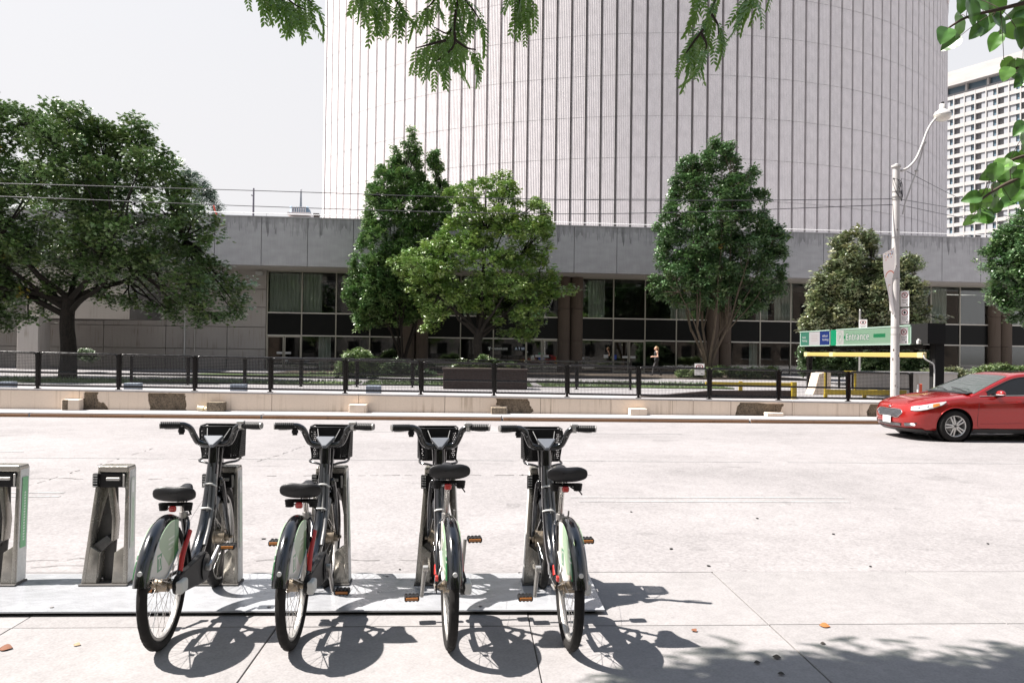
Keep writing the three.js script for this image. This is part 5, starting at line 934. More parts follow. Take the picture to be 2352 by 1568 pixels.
  // fork
  const fork = part(o, 'fork', join([rbox(0.115, 0.06, 0.05, 0.018, 0, 0.735, -0.935, 3), ...[-1, 1].map(s => tube([[s * 0.042, 0.74, -0.935], [s * 0.053, 0.62, -0.965], [s * 0.056, 0.48, -1.02], [s * 0.056, WR, -WB]], [0.022, 0.013], { rs: 10 }))]), M.bikeBlack);
  part(fork, 'head_shroud', extr([[-0.038, 0], [0.038, 0], [0.05, 0.20], [0.042, 0.235], [-0.042, 0.235], [-0.05, 0.20]], 0.07, 0.014).rotateX(-0.14).translate(0, 0.76, -0.945), M.bikeBlack);
  part(fork, 'docking_wedge', extr([[-0.075, 0.0], [0.075, 0.0], [0.03, 0.14], [-0.03, 0.14]], 0.03, 0.006).rotateX(0.2).translate(0, 0.58, -1.02), M.bikeMatt);
  // drive train
  const cc = part(o, 'chain_case', (() => { const q = []; for (let i = 0; i <= 14; i++) { const a = PI * 0.5 + PI * i / 14; q.push([-0.44 + Math.cos(a) * 0.09, 0.31 + Math.sin(a) * 0.09]); } for (let i = 0; i <= 10; i++) { const a = -PI * 0.5 + PI * i / 10; q.push([0.0 + Math.cos(a) * 0.052, WR + Math.sin(a) * 0.05]); } return extr(q, 0.032, 0.006).rotateY(-PI / 2).translate(0.075, 0, 0); })(), M.bikeMatt);
  part(cc, 'chain_ring', disc(0.078, 0.008, 'x', 0.094, 0.31, -0.44, 32), M.bikeMatt);
  part(cc, 'hub_cover', rbox(0.04, 0.07, 0.10, 0.014, 0.098, WR - 0.005, 0.005, 3), M.plasticPale);
  part(o, 'brake_arm', join([rod([-0.075, WR - 0.02, 0], [-0.07, 0.30, -0.15], 0.007, 6), tube([[-0.07, WR + 0.03, -0.02], [-0.06, 0.42, 0.05], [-0.03, 0.47, -0.05], [0.0, 0.5, -0.2]], 0.004, { rs: 5 })]), M.steel);
  for (const s of [1, -1]) {
    const a = c.crank + (s > 0 ? 0 : PI), L = 0.165, x = s * 0.118, e = [x + s * 0.012, 0.31 + Math.sin(a) * L, -0.44 - Math.cos(a) * L];
    const cr = part(o, 'crank', join([tube([[x - s * 0.008, 0.31, -0.44], [x, 0.31 + Math.sin(a) * 0.05, -0.44 - Math.cos(a) * 0.05], e], [0.015, 0.011], { rs: 8 }), disc(0.02, 0.03, 'x', x - s * 0.01, 0.31, -0.44, 14)]), M.alloy);
    const pd = part(cr, 'pedal', rbox(0.088, 0.026, 0.07, 0.006, e[0] + s * 0.058, e[1], e[2]), M.bikeMatt);
    part(pd, 'reflector', join([rbox(0.072, 0.015, 0.004, 0.0015, e[0] + s * 0.058, e[1] + 0.001, e[2] + 0.036), rbox(0.072, 0.015, 0.004, 0.0015, e[0] + s * 0.058, e[1], e[2] - 0.036)]), M.orange);
    const kn = []; for (let i = 0; i < 4; i++) for (const q of [-1, 1]) kn.push(box(0.012, 0.032, 0.010, e[0] + s * 0.058 - 0.033 + i * 0.022, e[1], e[2] + q * 0.026)); part(pd, 'grip_studs', join(kn), M.rubber);
  }
  // seat post and saddle
  const sy = c.seat, sz = -0.315 + (sy - 0.64) * 0.385;
  const post = part(o, 'seat_post', rod([0, 0.60, -0.33], [0, sy - 0.05, sz - 0.02], 0.0145, 12), M.chrome);
  part(post, 'clamp', join([disc(0.025, 0.035, 'y', 0, 0.648, -0.313, 14), tube([[0.02, 0.648, -0.31], [0.042, 0.655, -0.29], [0.046, 0.69, -0.285]], 0.006, { rs: 6 })]), M.steel);
  const sd = part(o, 'saddle', saddleGeo, M.saddle); sd.position.set(0, sy - 0.012, sz + 0.005); sd.rotation.x = -0.02;
  part(sd, 'spring', join([-1, 1].flatMap(s => [0, 1, 2].map(k => disc(0.027 - k * 0.002, 0.012, 'y', s * 0.066, -0.044 - k * 0.014, 0.078, 14)))), M.bikeMatt);
  part(sd, 'rails', join([-1, 1].map(s => tube([[s * 0.062, -0.08, 0.075], [s * 0.03, -0.062, 0.02], [s * 0.02, -0.04, -0.08]], 0.004, { rs: 6 }))), M.steel);
  part(sd, 'under_plate', rbox(0.13, 0.012, 0.07, 0.004, 0, -0.048, 0.055), M.bikeMatt);
  part(sd, 'tail_light', rbox(0.042, 0.034, 0.024, 0.012, -0.008, -0.066, 0.105, 3), M.redLens);
  part(sd, 'release_lever', tube([[0.03, -0.06, 0.05], [0.07, -0.075, 0.08], [0.09, -0.10, 0.09]], 0.004, { rs: 6 }), M.bikeMatt);
  part(o, 'stay_light', rbox(0.016, 0.03, 0.03, 0.006, -0.075, 0.40, 0.075), M.redLens);
  // handlebar: broad U with swept grips
  const hz = -0.905, bar = s => tube([[0, 0.992, hz], [s * 0.05, 0.984, hz], [s * 0.098, 0.998, hz + 0.005], [s * 0.126, 1.045, hz + 0.012], [s * 0.146, 1.092, hz + 0.028], [s * 0.18, 1.112, hz + 0.036], [s * 0.22, 1.114, hz + 0.05], [s * 0.312, 1.116, hz + 0.08]], 0.0205, { rs: 12, n: 40 });
  const hb = part(o, 'handlebar', join([bar(1), bar(-1)]), M.bikeBlack);
  for (const s of [-1, 1]) { part(hb, 'grip', tube([[s * 0.205, 1.1135, hz + 0.044], [s * 0.262, 1.115, hz + 0.063], [s * 0.316, 1.1162, hz + 0.081]], t => 0.0225 + 0.001 * Math.sin(t * 60), { rs: 14, n: 40 }), M.grip); part(hb, 'grip_end', disc(0.0215, 0.006, 'x', 0, 0, 0, 16).rotateY(-s * 0.33).translate(s * 0.319, 1.1163, hz + 0.082), M.steel);
    part(hb, 'brake_lever', tube([[s * 0.178, 1.106, hz + 0.035], [s * 0.20, 1.098, hz + 0.018], [s * 0.25, 1.09, hz + 0.02], [s * 0.302, 1.09, hz + 0.035]], [0.007, 0.005], { rs: 6 }), M.steel); part(hb, 'rivet', disc(0.005, 0.004, 'z', s * 0.133, 1.062, hz + 0.036, 8), M.plasticPale); }
  part(hb, 'bell', join([disc(0.021, 0.02, 'y', -0.192, 1.078, hz + 0.052, 14), disc(0.016, 0.014, 'y', -0.192, 1.062, hz + 0.052, 14), rbox(0.03, 0.024, 0.03, 0.006, -0.192, 1.098, hz + 0.053)]), M.bikeMatt);
  part(hb, 'shifter', join([disc(0.028, 0.022, 'x', 0, 0, 0, 16).rotateY(-0.33).translate(0.186, 1.1125, hz + 0.038), rbox(0.05, 0.02, 0.04, 0.006, 0.18, 1.134, hz + 0.044)]), M.alloy);
  part(hb, 'console', extr([[-0.066, 0.036], [-0.06, 0.042], [0.06, 0.042], [0.066, 0.036], [0.012, -0.038], [-0.012, -0.038]], 0.03, 0.006).rotateX(-0.75).translate(0, 1.005, hz + 0.03).scale(0.94, 1, 1), M.console);
  part(hb, 'stem', rbox(0.05, 0.09, 0.05, 0.014, 0, 0.955, hz - 0.004), M.bikeBlack);
  part(hb, 'cables', join([tube([[-0.10, 1.0, hz - 0.02], [-0.05, 0.96, hz - 0.05], [-0.01, 0.88, hz - 0.03], [0.01, 0.8, -0.87]], 0.004, { rs: 5 }), tube([[0.11, 1.03, hz - 0.02], [0.06, 0.97, hz - 0.05], [0.03, 0.86, hz - 0.02], [0.03, 0.76, -0.86]], 0.004, { rs: 5 })]), M.bikeMatt);
  // front carrier: solid centre, perforated cheeks, floor, rim; elastic straps
  const by = 0.875, bz = -1.03, bh = 0.215;
  const bk = part(o, 'basket', join([extr([[-0.072, 0], [0.072, 0], [0.092, bh], [-0.092, bh]], 0.005, 0.001).rotateX(0.06).translate(0, by, bz), rbox(0.22, 0.02, 0.15, 0.006, 0, by + 0.005, bz - 0.08), extr([[-0.09, 0], [0.09, 0], [0.125, bh], [-0.125, bh]], 0.005, 0.001).translate(0, by, bz - 0.17)]), M.bikeMatt);
  for (const s of [-1, 1]) { part(bk, 'perforated_side', perforated(0.05, 0.058, bh).rotateX(0.06).rotateY(s * 0.5).translate(s * 0.100, by, bz - 0.015), M.bikeMatt); part(bk, 'perforated_side', perforated(0.11, 0.13, bh).rotateX(0).rotateY(s * 1.45).translate(s * 0.128, by, bz - 0.09), M.bikeMatt);
    part(bk, 'corner_edge', tube([[s * 0.115, by, bz - 0.03], [s * 0.128, by + 0.1, bz - 0.02], [s * 0.134, by + bh - 0.02, bz - 0.02], [s * 0.12, by + bh, bz]], 0.006, { rs: 6 }), M.bikeMatt);
    part(bk, 'strap', rod([s * 0.075, by + bh - 0.01, bz + 0.016], [s * 0.045, 1.0, hz + 0.0], 0.003, 5), mat([0.12, 0.12, 0.12], 0.6));
    part(bk, 'rack_tube', tube([[s * 0.02, 0.84, -0.955], [s * 0.07, 0.856, -0.97], [s * 0.12, 0.862, -1.0], [s * 0.125, 0.868, -1.1]], 0.008, { rs: 8 }), M.bikeBlack); }
  part(bk, 'rim', tube([[-0.094, by + bh, bz + 0.012], [0.094, by + bh, bz + 0.012], [0.132, by + bh, bz - 0.03], [0.132, by + bh, bz - 0.16], [-0.132, by + bh, bz - 0.16], [-0.132, by + bh, bz - 0.03], [-0.094, by + bh, bz + 0.012]], 0.006, { rs: 6, straight: true }), M.bikeMatt);
}
[ // rear wheel contact, point of the stem, saddle height, crank angle, turn of the wheels, lean
  { r: [372, 1487], s: [491, 1030], seat: 0.79, crank: 0.55, spin: 0.2, l: 'leftmost black hire bike, with a green and white printed rear skirt and low saddle' },
  { r: [672, 1486], s: [748, 1030], seat: 0.815, crank: -1.3, spin: 0.9, l: 'second hire bike from the left, low saddle, dirty rear mudguard' },
  { r: [1030, 1487], s: [1010, 1032], seat: 0.935, crank: 1.45, spin: 0.5, l: 'third hire bike from the left, seen straight from behind with a raised saddle' },
  { r: [1305, 1488], s: [1254, 1034], seat: 0.925, crank: 1.45, spin: 1.3, l: 'rightmost hire bike, raised saddle and orange pedal reflectors showing' },
].forEach(c => {
  const a = onLevel(c.r[0], c.r[1], 0.001), s = onZ(c.s[0], c.s[1], a.z - 0.905), o = thing('hire_bike', c.l, 'bicycle', [a.x, 0.003, a.z], Math.atan2(-(s.x - a.x), 0.905), 'hire bikes parked in the docks');
  makeBike(o, c);
});
// ------------------------------------------------------------------ red hatchback: nose to -x, near flank to +z; s is the distance back from the nose
{
  const tab = t => s => { if (s <= t[0][0]) return t[0][1]; for (let i = 0; i < t.length - 1; i++) if (s <= t[i + 1][0]) { const k = (s - t[i][0]) / (t[i + 1][0] - t[i][0]); return lerp(t[i][1], t[i + 1][1], k); } return t[t.length - 1][1]; };
  const smooth = t => { const c = new THREE.SplineCurve(t.map(p => new THREE.Vector2(...p))), P = c.getPoints(160).map(p => [p.x, p.y]); return tab(P); };
  const halfW = tab([[0, 0.02], [0.004, 0.16], [0.016, 0.34], [0.04, 0.50], [0.08, 0.62], [0.14, 0.715], [0.22, 0.785], [0.34, 0.84], [0.5, 0.875], [0.75, 0.90], [1.0, 0.908], [3.6, 0.908], [4.0, 0.87], [4.25, 0.78], [4.36, 0.6]]);
  const hoodC = smooth([[0, 0.735], [0.12, 0.795], [0.35, 0.86], [0.7, 0.92], [1.05, 0.965], [1.4, 1.0], [2.2, 1.0], [3.9, 1.02], [4.36, 0.98]]);
  const shoulder = smooth([[0, 0.68], [0.15, 0.725], [0.4, 0.785], [0.8, 0.86], [1.2, 0.905], [1.6, 0.93], [2.6, 0.955], [3.8, 0.985], [4.36, 0.95]]);
  const floorY = tab([[0, 0.225], [0.5, 0.20], [4.0, 0.22], [4.36, 0.3]]);
  const skew = (s, y) => { const f = clamp(1 - s / 0.75, 0, 1); return f * f * (0.20 * Math.pow(Math.max(0, y - 0.50) / 0.25, 1.7) * 0.5 + 0.05 * Math.max(0, 0.36 - y) / 0.14); };
  const section = s => { const w = halfW(s), b = floorY(s), h = shoulder(s), c = hoodC(s); return [[0, b], [w * 0.7, b], [w * 0.90, b + 0.02], [w * 0.955, b + 0.07], [w * 0.965, b + 0.14], [w * 0.985, lerp(b, h, 0.45)], [w, lerp(b, h, 0.60)], [w * 0.997, lerp(b, h, 0.78)], [w * 0.983, lerp(b, h, 0.88)], [w * 0.962, h - 0.012], [w * 0.93, h + 0.012], [w * 0.86, lerp(h, c, 0.42) + 0.004], [w * 0.7, lerp(h, c, 0.70)], [w * 0.4, lerp(h, c, 0.93)], [0, c]]; };
  const S = [0, 0.004, 0.016, 0.04, 0.08, 0.14, 0.22, 0.34, 0.5, 0.65, 0.8, 1.0, 1.2, 1.4, 1.7, 2.0, 2.4, 2.8, 3.2, 3.6, 3.9, 4.1, 4.25, 4.36];
  const N = section(0).length, pos = [], idx = [], ring = 2 * N - 2;
  S.forEach(s => { const q = section(s), full = [...q, ...q.slice(1, -1).reverse().map(p => [-p[0], p[1]])]; full.forEach(([z, y]) => pos.push(s + skew(s, y), y, z)); });
  for (let i = 0; i < S.length - 1; i++) for (let j = 0; j < ring; j++) { const a = i * ring + j, b = i * ring + (j + 1) % ring; idx.push(a, b, a + ring, b, b + ring, a + ring); }
  for (const [e, flip] of [[0, true], [S.length - 1, false]]) for (let j = 1; j < ring - 1; j++) { const o = e * ring; flip ? idx.push(o, o + j + 1, o + j) : idx.push(o, o + j, o + j + 1); }
  let body = new THREE.BufferGeometry(); body.setAttribute('position', new THREE.Float32BufferAttribute(pos, 3)); body.setIndex(idx); body.computeVertexNormals();
  const axleF = 0.92, axleR = 3.55, TR = 0.325;
  body.setAttribute('uv', new THREE.Float32BufferAttribute(new Float32Array(pos.length / 3 * 2), 2));
  const ev = new Evaluator(); ev.useGroups = false; ev.attributes = ['position', 'normal', 'uv'];
  let br = new Brush(body); br.updateMatrixWorld();
  for (const x of [axleF, axleR]) { const c = new Brush(new THREE.CylinderGeometry(0.375, 0.375, 2.4, 40).rotateX(PI / 2).translate(x, TR + 0.005, 0)); c.updateMatrixWorld(); br = ev.evaluate(br, c, SUBTRACTION); br.updateMatrixWorld(); }
  const bodyGeo = toCreasedNormals(prep(br.geometry.clone()), 0.6);
  const paint = mat([0.33, 0.010, 0.008], 0.26, { metalness: 0.5, clearcoat: 1, clearcoatRoughness: 0.03 }), black = mat([0.012, 0.012, 0.013], 0.5), gloss = mat([0.008, 0.009, 0.010], 0.03, { specularIntensity: 0.8 }), chrome = mat([0.75, 0.75, 0.76], 0.12, { metalness: 1 }), lamp = mat([0.75, 0.74, 0.72], 0.08, { metalness: 0.5, clearcoat: 1 }), screen = mat([0.045, 0.058, 0.054], 0.03, { clearcoat: 1, clearcoatRoughness: 0.02 });
  const at0 = onLevel(2196, 1015, 0.002), wz = 0.79;
  const car = thing('red_car', 'shiny red hatchback driving left at the right edge of the road', 'car', [at0.x - axleF * 0.95, 0.004, at0.z - wz * 0.95 - 0.1]); car.scale.set(0.95, 0.925, 0.95);
  const BODY = part(car, 'body', bodyGeo, paint);
  // mapping helpers: a point of the nose for (z,y), a point of the flank for (s,y)
  const inv = z => { z = Math.abs(z); let a = 0, b = 1; for (let i = 0; i < 40; i++) { const m = (a + b) / 2; halfW(m) < z ? a = m : b = m; } return (a + b) / 2; };
  const flankF = (s, y) => { const q = section(s); for (let i = 3; i < q.length - 3; i++) if (y <= q[i + 1][1]) { const k = clamp((y - q[i][1]) / (q[i + 1][1] - q[i][1]), 0, 1); return lerp(q[i][0], q[i + 1][0], k); } return q[10][0]; };
  const noseF = (z, y, off) => { let a = 0, b = 1.2; for (let i = 0; i < 40; i++) { const m = (a + b) / 2; flankF(m, y) < Math.abs(z) ? a = m : b = m; } const s = (a + b) / 2; return V3(s + skew(s, y) - off, y, z); };
  const bil = (c, u, v) => [lerp(lerp(c[0][0], c[1][0], u), lerp(c[3][0], c[2][0], u), v), lerp(lerp(c[0][1], c[1][1], u), lerp(c[3][1], c[2][1], u), v)];
  const nose = (c, off, nu = 16, nv = 6) => quadSheet((u, v) => { const [z, y] = bil(c, u, v); return noseF(z, y, off); }, nu, nv);
  const flank = (c, off, nu = 12, nv = 6, sg = 1) => quadSheet((u, v) => { const [s, y] = bil(c, u, v); return V3(s + skew(s, y), y, sg * (flankF(s, y) + off)); }, nu, nv);
  const line = (pts, r, f) => tube(pts.map(p => f(...p)), r, { rs: 5, n: pts.length * 6 });
  // grille: broad trapezium with chrome edge and mesh bars
  const gT = 0.625, gB = 0.475;
  part(BODY, 'grille', join([nose([[-0.36, gB], [0.36, gB], [0.47, lerp(gB, gT, 0.62)], [-0.47, lerp(gB, gT, 0.62)]], 0.006, 24, 4), nose([[-0.47, lerp(gB, gT, 0.62)], [0.47, lerp(gB, gT, 0.62)], [0.40, gT], [-0.40, gT]], 0.006, 24, 4)]), black);
  const gl = []; for (let k = 1; k < 6; k++) { const y = lerp(gB, gT, k / 6), w = k < 4 ? lerp(0.36, 0.47, k / 3.72) : lerp(0.47, 0.40, (k - 3.72) / 2.28); gl.push(line([-1, -0.6, -0.2, 0.2, 0.6, 1].map(t => [t * w, y]), 0.004, (z, y2) => noseF(z, y2, 0.010))); }
  for (let k = -9; k <= 9; k++) { const z = k * 0.043; gl.push(line([[z - 0.02, gB + 0.01], [z, (gB + gT) / 2], [z + 0.02, gT - 0.01]], 0.0028, (a, b) => noseF(a, b, 0.010))); }
  part(BODY, 'grille_mesh', join(gl), mat([0.35, 0.36, 0.38], 0.3, { metalness: 0.8 }));
  part(BODY, 'grille_rim', line([[-0.36, gB], [0, gB - 0.004], [0.36, gB], [0.43, 0.53], [0.475, 0.568], [0.45, 0.60], [0.40, gT], [0, gT + 0.004], [-0.40, gT], [-0.45, 0.60], [-0.475, 0.568], [-0.43, 0.53], [-0.36, gB]], 0.010, (z, y) => noseF(z, y, 0.008)), chrome);
  part(BODY, 'badge', new THREE.SphereGeometry(1, 16, 8).scale(0.02, 0.024, 0.056).rotateZ(0.5).translate(...noseF(0, 0.675, 0.004).toArray()), chrome);
  part(BODY, 'number_plate', rbox(0.012, 0.15, 0.31, 0.004, -0.022, 0.40, 0), M.signWhite);
  part(BODY, 'lower_grille', nose([[-0.40, 0.27], [0.40, 0.27], [0.46, 0.345], [-0.46, 0.345]], 0.006, 24, 3), black);
  part(BODY, 'lower_bars', join([0.285, 0.305, 0.325].map(y => line([-0.42, -0.2, 0, 0.2, 0.42].map(z => [z, y]), 0.005, (z, q) => noseF(z, q, 0.012)))), chrome);
  for (const sg of [-1, 1]) {
    part(BODY, 'fog_recess', nose([[sg * 0.52, 0.285], [sg * 0.70, 0.30], [sg * 0.755, 0.375], [sg * 0.53, 0.36]], 0.006, 10, 3), black);
    part(BODY, 'fog_bars', join([0.30, 0.32, 0.34].map(y => line([[sg * 0.53, y], [sg * 0.63, y + 0.008], [sg * 0.72, y + 0.018]], 0.0045, (z, q) => noseF(z, q, 0.012)))), chrome);
    // swept headlamp: from the grille corner round to the wing
    const hl = [[0.10, 0.630, 0.705], [0.16, 0.625, 0.722], [0.26, 0.640, 0.748], [0.38, 0.668, 0.775], [0.52, 0.705, 0.802], [0.66, 0.762, 0.826], [0.74, 0.815, 0.838]];
    const H = quadSheet((u, v) => { const t = u * (hl.length - 1), i = Math.min(hl.length - 2, Math.floor(t)), k = t - i, s = lerp(hl[i][0], hl[i + 1][0], k), y = lerp(lerp(hl[i][1], hl[i + 1][1], k), lerp(hl[i][2], hl[i + 1][2], k), v); return V3(s + skew(s, y) - 0.004, y, sg * (flankF(s, Math.min(y, shoulder(s) + 0.01)) + 0.008)); }, 24, 5);
    const L = part(BODY, 'headlight', H, lamp);
    part(L, 'indicator', quadSheet((u, v) => { const s = lerp(0.46, 0.60, u), y = lerp(lerp(0.705, 0.748, u), lerp(0.775, 0.800, u), v); return V3(s + skew(s, y) - 0.006, y, sg * (flankF(s, y) + 0.013)); }, 6, 3), M.orange);
    part(L, 'projector', join([new THREE.SphereGeometry(0.045, 16, 10).translate(...(() => { const s = 0.2, y = 0.682; return [s + skew(s, y) + 0.02, y, sg * (flankF(s, y) - 0.022)]; })()), new THREE.SphereGeometry(0.036, 16, 10).translate(...(() => { const s = 0.35, y = 0.718; return [s + skew(s, y) + 0.012, y, sg * (flankF(s, y) - 0.018)]; })())]), chrome);
    part(L, 'rim', tube([...hl.map(q => V3(q[0] + skew(q[0], q[1]) - 0.004, q[1], sg * (flankF(q[0], q[1]) + 0.006)))], 0.006, { rs: 5 }), black);
    // flank: seams, sill, arch lip, handle
    const seam = pts => line(pts, 0.0035, (s, y) => V3(s, y, sg * (flankF(s, y) + 0.0005)));
    part(BODY, 'door_seam', join([seam([[1.42, 0.92], [1.40, 0.75], [1.38, 0.5], [1.40, 0.32], [1.46, 0.28]]), seam([[2.52, 0.95], [2.55, 0.7], [2.54, 0.4], [2.5, 0.28]]), seam([[1.46, 0.28], [2.0, 0.275], [2.5, 0.28]]), seam([[0.74, 0.845], [1.0, 0.885], [1.3, 0.912], [1.46, 0.925]])]), black);
    part(BODY, 'sill', quadSheet((u, v) => { const s = lerp(1.30, 3.2, u), y = lerp(0.185, 0.262, v); return V3(s, y, sg * (flankF(s, 0.30) + 0.004 - (1 - v) * 0.04)); }, 12, 2), black);
    part(BODY, 'crease', line([[1.5, 0.80], [2.0, 0.815], [2.6, 0.84], [3.2, 0.865]], 0.008, (s, y) => V3(s, y, sg * (flankF(s, y) - 0.002))), paint);
    part(BODY, 'crease', line([[1.45, 0.375], [1.9, 0.385], [2.5, 0.41], [3.1, 0.45]], 0.010, (s, y) => V3(s, y, sg * (flankF(s, y) - 0.003))), paint);
    part(BODY, 'arch_lip', tube(Array.from({ length: 17 }, (_, i) => { const a = lerp(-0.12, PI + 0.12, i / 16), s = axleF + Math.cos(a) * 0.380, y = TR + 0.005 + Math.sin(a) * 0.380; return V3(s, y, sg * (flankF(s, clamp(y, 0.28, 0.8)) + 0.001)); }), 0.009, { rs: 6 }), paint);
    const dh = part(BODY, 'door_handle', tube([[2.20, 0.845, sg * (flankF(2.2, 0.845) + 0.012)], [2.28, 0.85, sg * (flankF(2.28, 0.85) + 0.035)], [2.38, 0.853, sg * (flankF(2.38, 0.853) + 0.035)], [2.44, 0.855, sg * (flankF(2.44, 0.855) + 0.010)]], 0.012, { rs: 8 }), paint);
    part(dh, 'handle_cup', new THREE.SphereGeometry(1, 12, 8).scale(0.055, 0.03, 0.008).translate(2.33, 0.845, sg * (flankF(2.33, 0.845) + 0.001)), black);
  }
  part(BODY, 'front_splitter', quadSheet((u, v) => { const z = lerp(-0.78, 0.78, u), q = noseF(z, 0.25, 0.012); return V3(q.x + v * 0.12, lerp(0.245, 0.165, v), z * (1 - 0.02 * v)); }, 24, 2), black);
  part(BODY, 'underbody', spanBox(0.3, 4.1, 0.16, 0.24, -0.72, 0.72), black);
  for (const x of [axleF, axleR]) for (const sg of [-1, 1]) part(BODY, 'arch_liner', new THREE.CylinderGeometry(0.374, 0.374, 0.4, 32, 1, true).rotateX(PI / 2).translate(x, TR + 0.005, sg * 0.66), black);
  part(BODY, 'bonnet_crease', join([-1, 1].map(sg => tube([[0.20, 0.800, sg * 0.40], [0.5, 0.872, sg * 0.47], [0.9, 0.932, sg * 0.56], [1.32, 0.975, sg * 0.66]], 0.010, { rs: 6 }))), paint);
  // cabin
  const roof = smooth([[1.28, 0.985], [1.5, 1.085], [1.75, 1.205], [2.0, 1.315], [2.2, 1.392], [2.45, 1.445], [2.85, 1.468], [3.3, 1.455], [3.75, 1.385], [4.1, 1.20], [4.3, 1.0]]);
  const zc = y => 0.845 - 0.20 * Math.pow(Math.max(0, y - 0.92) / 0.5, 1.15);
  const cab = s => { const h = roof(s), w = zc(h - 0.02), n = []; const b = 0.90; for (let i = 0; i <= 6; i++) { const y = lerp(b, Math.max(b + 0.01, h - 0.05), i / 6); n.push([zc(y), y]); } for (let i = 1; i <= 8; i++) { const t = i / 8; n.push([zc(Math.max(b + 0.01, h - 0.05)) * Math.cos(t * PI / 2) ** 0.55 * 1, Math.max(b + 0.01, h - 0.05) + 0.05 * Math.sin(t * PI / 2)]); } n[n.length - 1][0] = 0; return n; };
  const cp = [], ci = [], CS = []; for (let i = 0; i <= 36; i++) CS.push(lerp(1.28, 4.28, i / 36)); const cn = 29;
  CS.forEach(s => { const q = cab(s), full = [...q, ...q.slice(0, -1).reverse().map(p => [-p[0], p[1]])]; full.forEach(([z, y]) => cp.push(s, y, z)); });
  for (let i = 0; i < CS.length - 1; i++) for (let j = 0; j < cn - 1; j++) { const a = i * cn + j; ci.push(a, a + 1, a + cn, a + 1, a + cn + 1, a + cn); }
  const cg = new THREE.BufferGeometry(); cg.setAttribute('position', new THREE.Float32BufferAttribute(cp, 3)); cg.setIndex(ci); cg.computeVertexNormals();
  const CAB = part(car, 'cabin', cg, paint);
  const onRoof = (s, k) => { const q = cab(s), w = q[6][0]; const z = k * w, t = Math.acos(clamp(Math.pow(Math.abs(k), 1 / 0.55), 0, 1)); return V3(s, q[6][1] + 0.05 * Math.sin(t), z); };
  part(CAB, 'windscreen', quadSheet((u, v) => { const s = lerp(1.36, 2.17, v), k = lerp(-1, 1, u) * lerp(0.955, 0.93, v), q = onRoof(s, k); q.x -= 0.004; q.y += 0.006; return q; }, 24, 12), screen);
  part(CAB, 'sunroof', quadSheet((u, v) => { const q = onRoof(lerp(2.42, 3.2, v), lerp(-0.62, 0.62, u)); q.y += 0.004; return q; }, 10, 6), gloss);
  part(CAB, 'wiper', join([tube([[1.36, 1.03, 0.55], [1.42, 1.075, 0.2], [1.46, 1.10, -0.1]], 0.008, { rs: 5 }), tube([[1.36, 1.03, -0.1], [1.42, 1.075, -0.4], [1.44, 1.07, -0.6]], 0.008, { rs: 5 })]), black);
  part(CAB, 'cowl', quadSheet((u, v) => V3(lerp(1.25, 1.38, v), lerp(0.995, 1.03, v), lerp(-0.74, 0.74, u)), 10, 2), black);
  for (const sg of [-1, 1]) {
    const win = (s0, s1, s2, s3, y0, y1) => quadSheet((u, v) => { const s = lerp(lerp(s0, s1, u), lerp(s3, s2, u), v), y = lerp(y0(s), Math.min(y1, roof(s) - 0.075), v); return V3(s, y, sg * (zc(y) + 0.006)); }, 16, 8);
    const belt = s => 0.955 + 0.02 * (s - 1.6);
    const W1 = part(CAB, 'side_window', quadSheet((u, v) => { const s = lerp(1.62, 2.60, u), top = Math.max(belt(s) + 0.004, roof(s) - 0.10), y = lerp(belt(s), Math.min(1.385, top), v); return V3(s, y, sg * (zc(y) + 0.006)); }, 24, 6), gloss);
    part(CAB, 'rear_side_window', quadSheet((u, v) => { const s = lerp(2.66, 3.55, u), y = lerp(belt(s), Math.min(1.385, roof(s) - 0.08), v); return V3(s, y, sg * (zc(y) + 0.006)); }, 12, 6), gloss);
    part(W1, 'window_trim', tube([1.60, 1.75, 1.95, 2.15, 2.3, 2.6].map(s => { const y = Math.min(1.395, Math.max(belt(s), roof(s) - 0.092)); return V3(s, y, sg * (zc(y) + 0.008)); }), 0.008, { rs: 5 }), black);
    part(W1, 'belt_trim', tube([[1.45, belt(1.45), sg * (zc(0.95) + 0.012)], [2.0, belt(2), sg * (zc(0.96) + 0.012)], [2.6, belt(2.6), sg * (zc(0.97) + 0.012)], [3.6, belt(3.6), sg * (zc(0.99) + 0.012)]], 0.009, { rs: 5 }), M.steel);
    part(W1, 'pillar_trim', quadSheet((u, v) => { const s = lerp(2.585, 2.675, u), y = lerp(belt(s), 1.39, v); return V3(s, y, sg * (zc(y) + 0.008)); }, 2, 4), black);
    const mir = part(car, 'mirror', new THREE.SphereGeometry(1, 20, 14).scale(0.075, 0.068, 0.115).translate(1.80, 1.015, sg * 0.985), paint);
    part(mir, 'mirror_base', join([rbox(0.10, 0.035, 0.10, 0.012, 1.80, 0.965, sg * 0.89), new THREE.SphereGeometry(1, 16, 10).scale(0.072, 0.03, 0.10).translate(1.80, 0.968, sg * 0.975)]), black);
    part(mir, 'mirror_lamp', new THREE.SphereGeometry(1, 16, 8).scale(0.066, 0.016, 0.108).translate(1.785, 0.992, sg * 0.993), M.signWhite);
  }
  // wheels
  const tyre = new THREE.LatheGeometry([[0.215, -0.10], [0.26, -0.112], [0.30, -0.108], [0.32, -0.085], [TR, -0.05], [TR, 0.05], [0.32, 0.085], [0.30, 0.108], [0.26, 0.112], [0.215, 0.10]].map(p => new THREE.Vector2(...p)), 56).rotateX(PI / 2);
  const rimL = new THREE.LatheGeometry([[0.19, -0.06], [0.20, 0.07], [0.206, 0.098], [0.218, 0.104], [0.222, 0.096], [0.216, 0.05], [0.216, -0.09]].map(p => new THREE.Vector2(...p)), 56).rotateX(PI / 2);
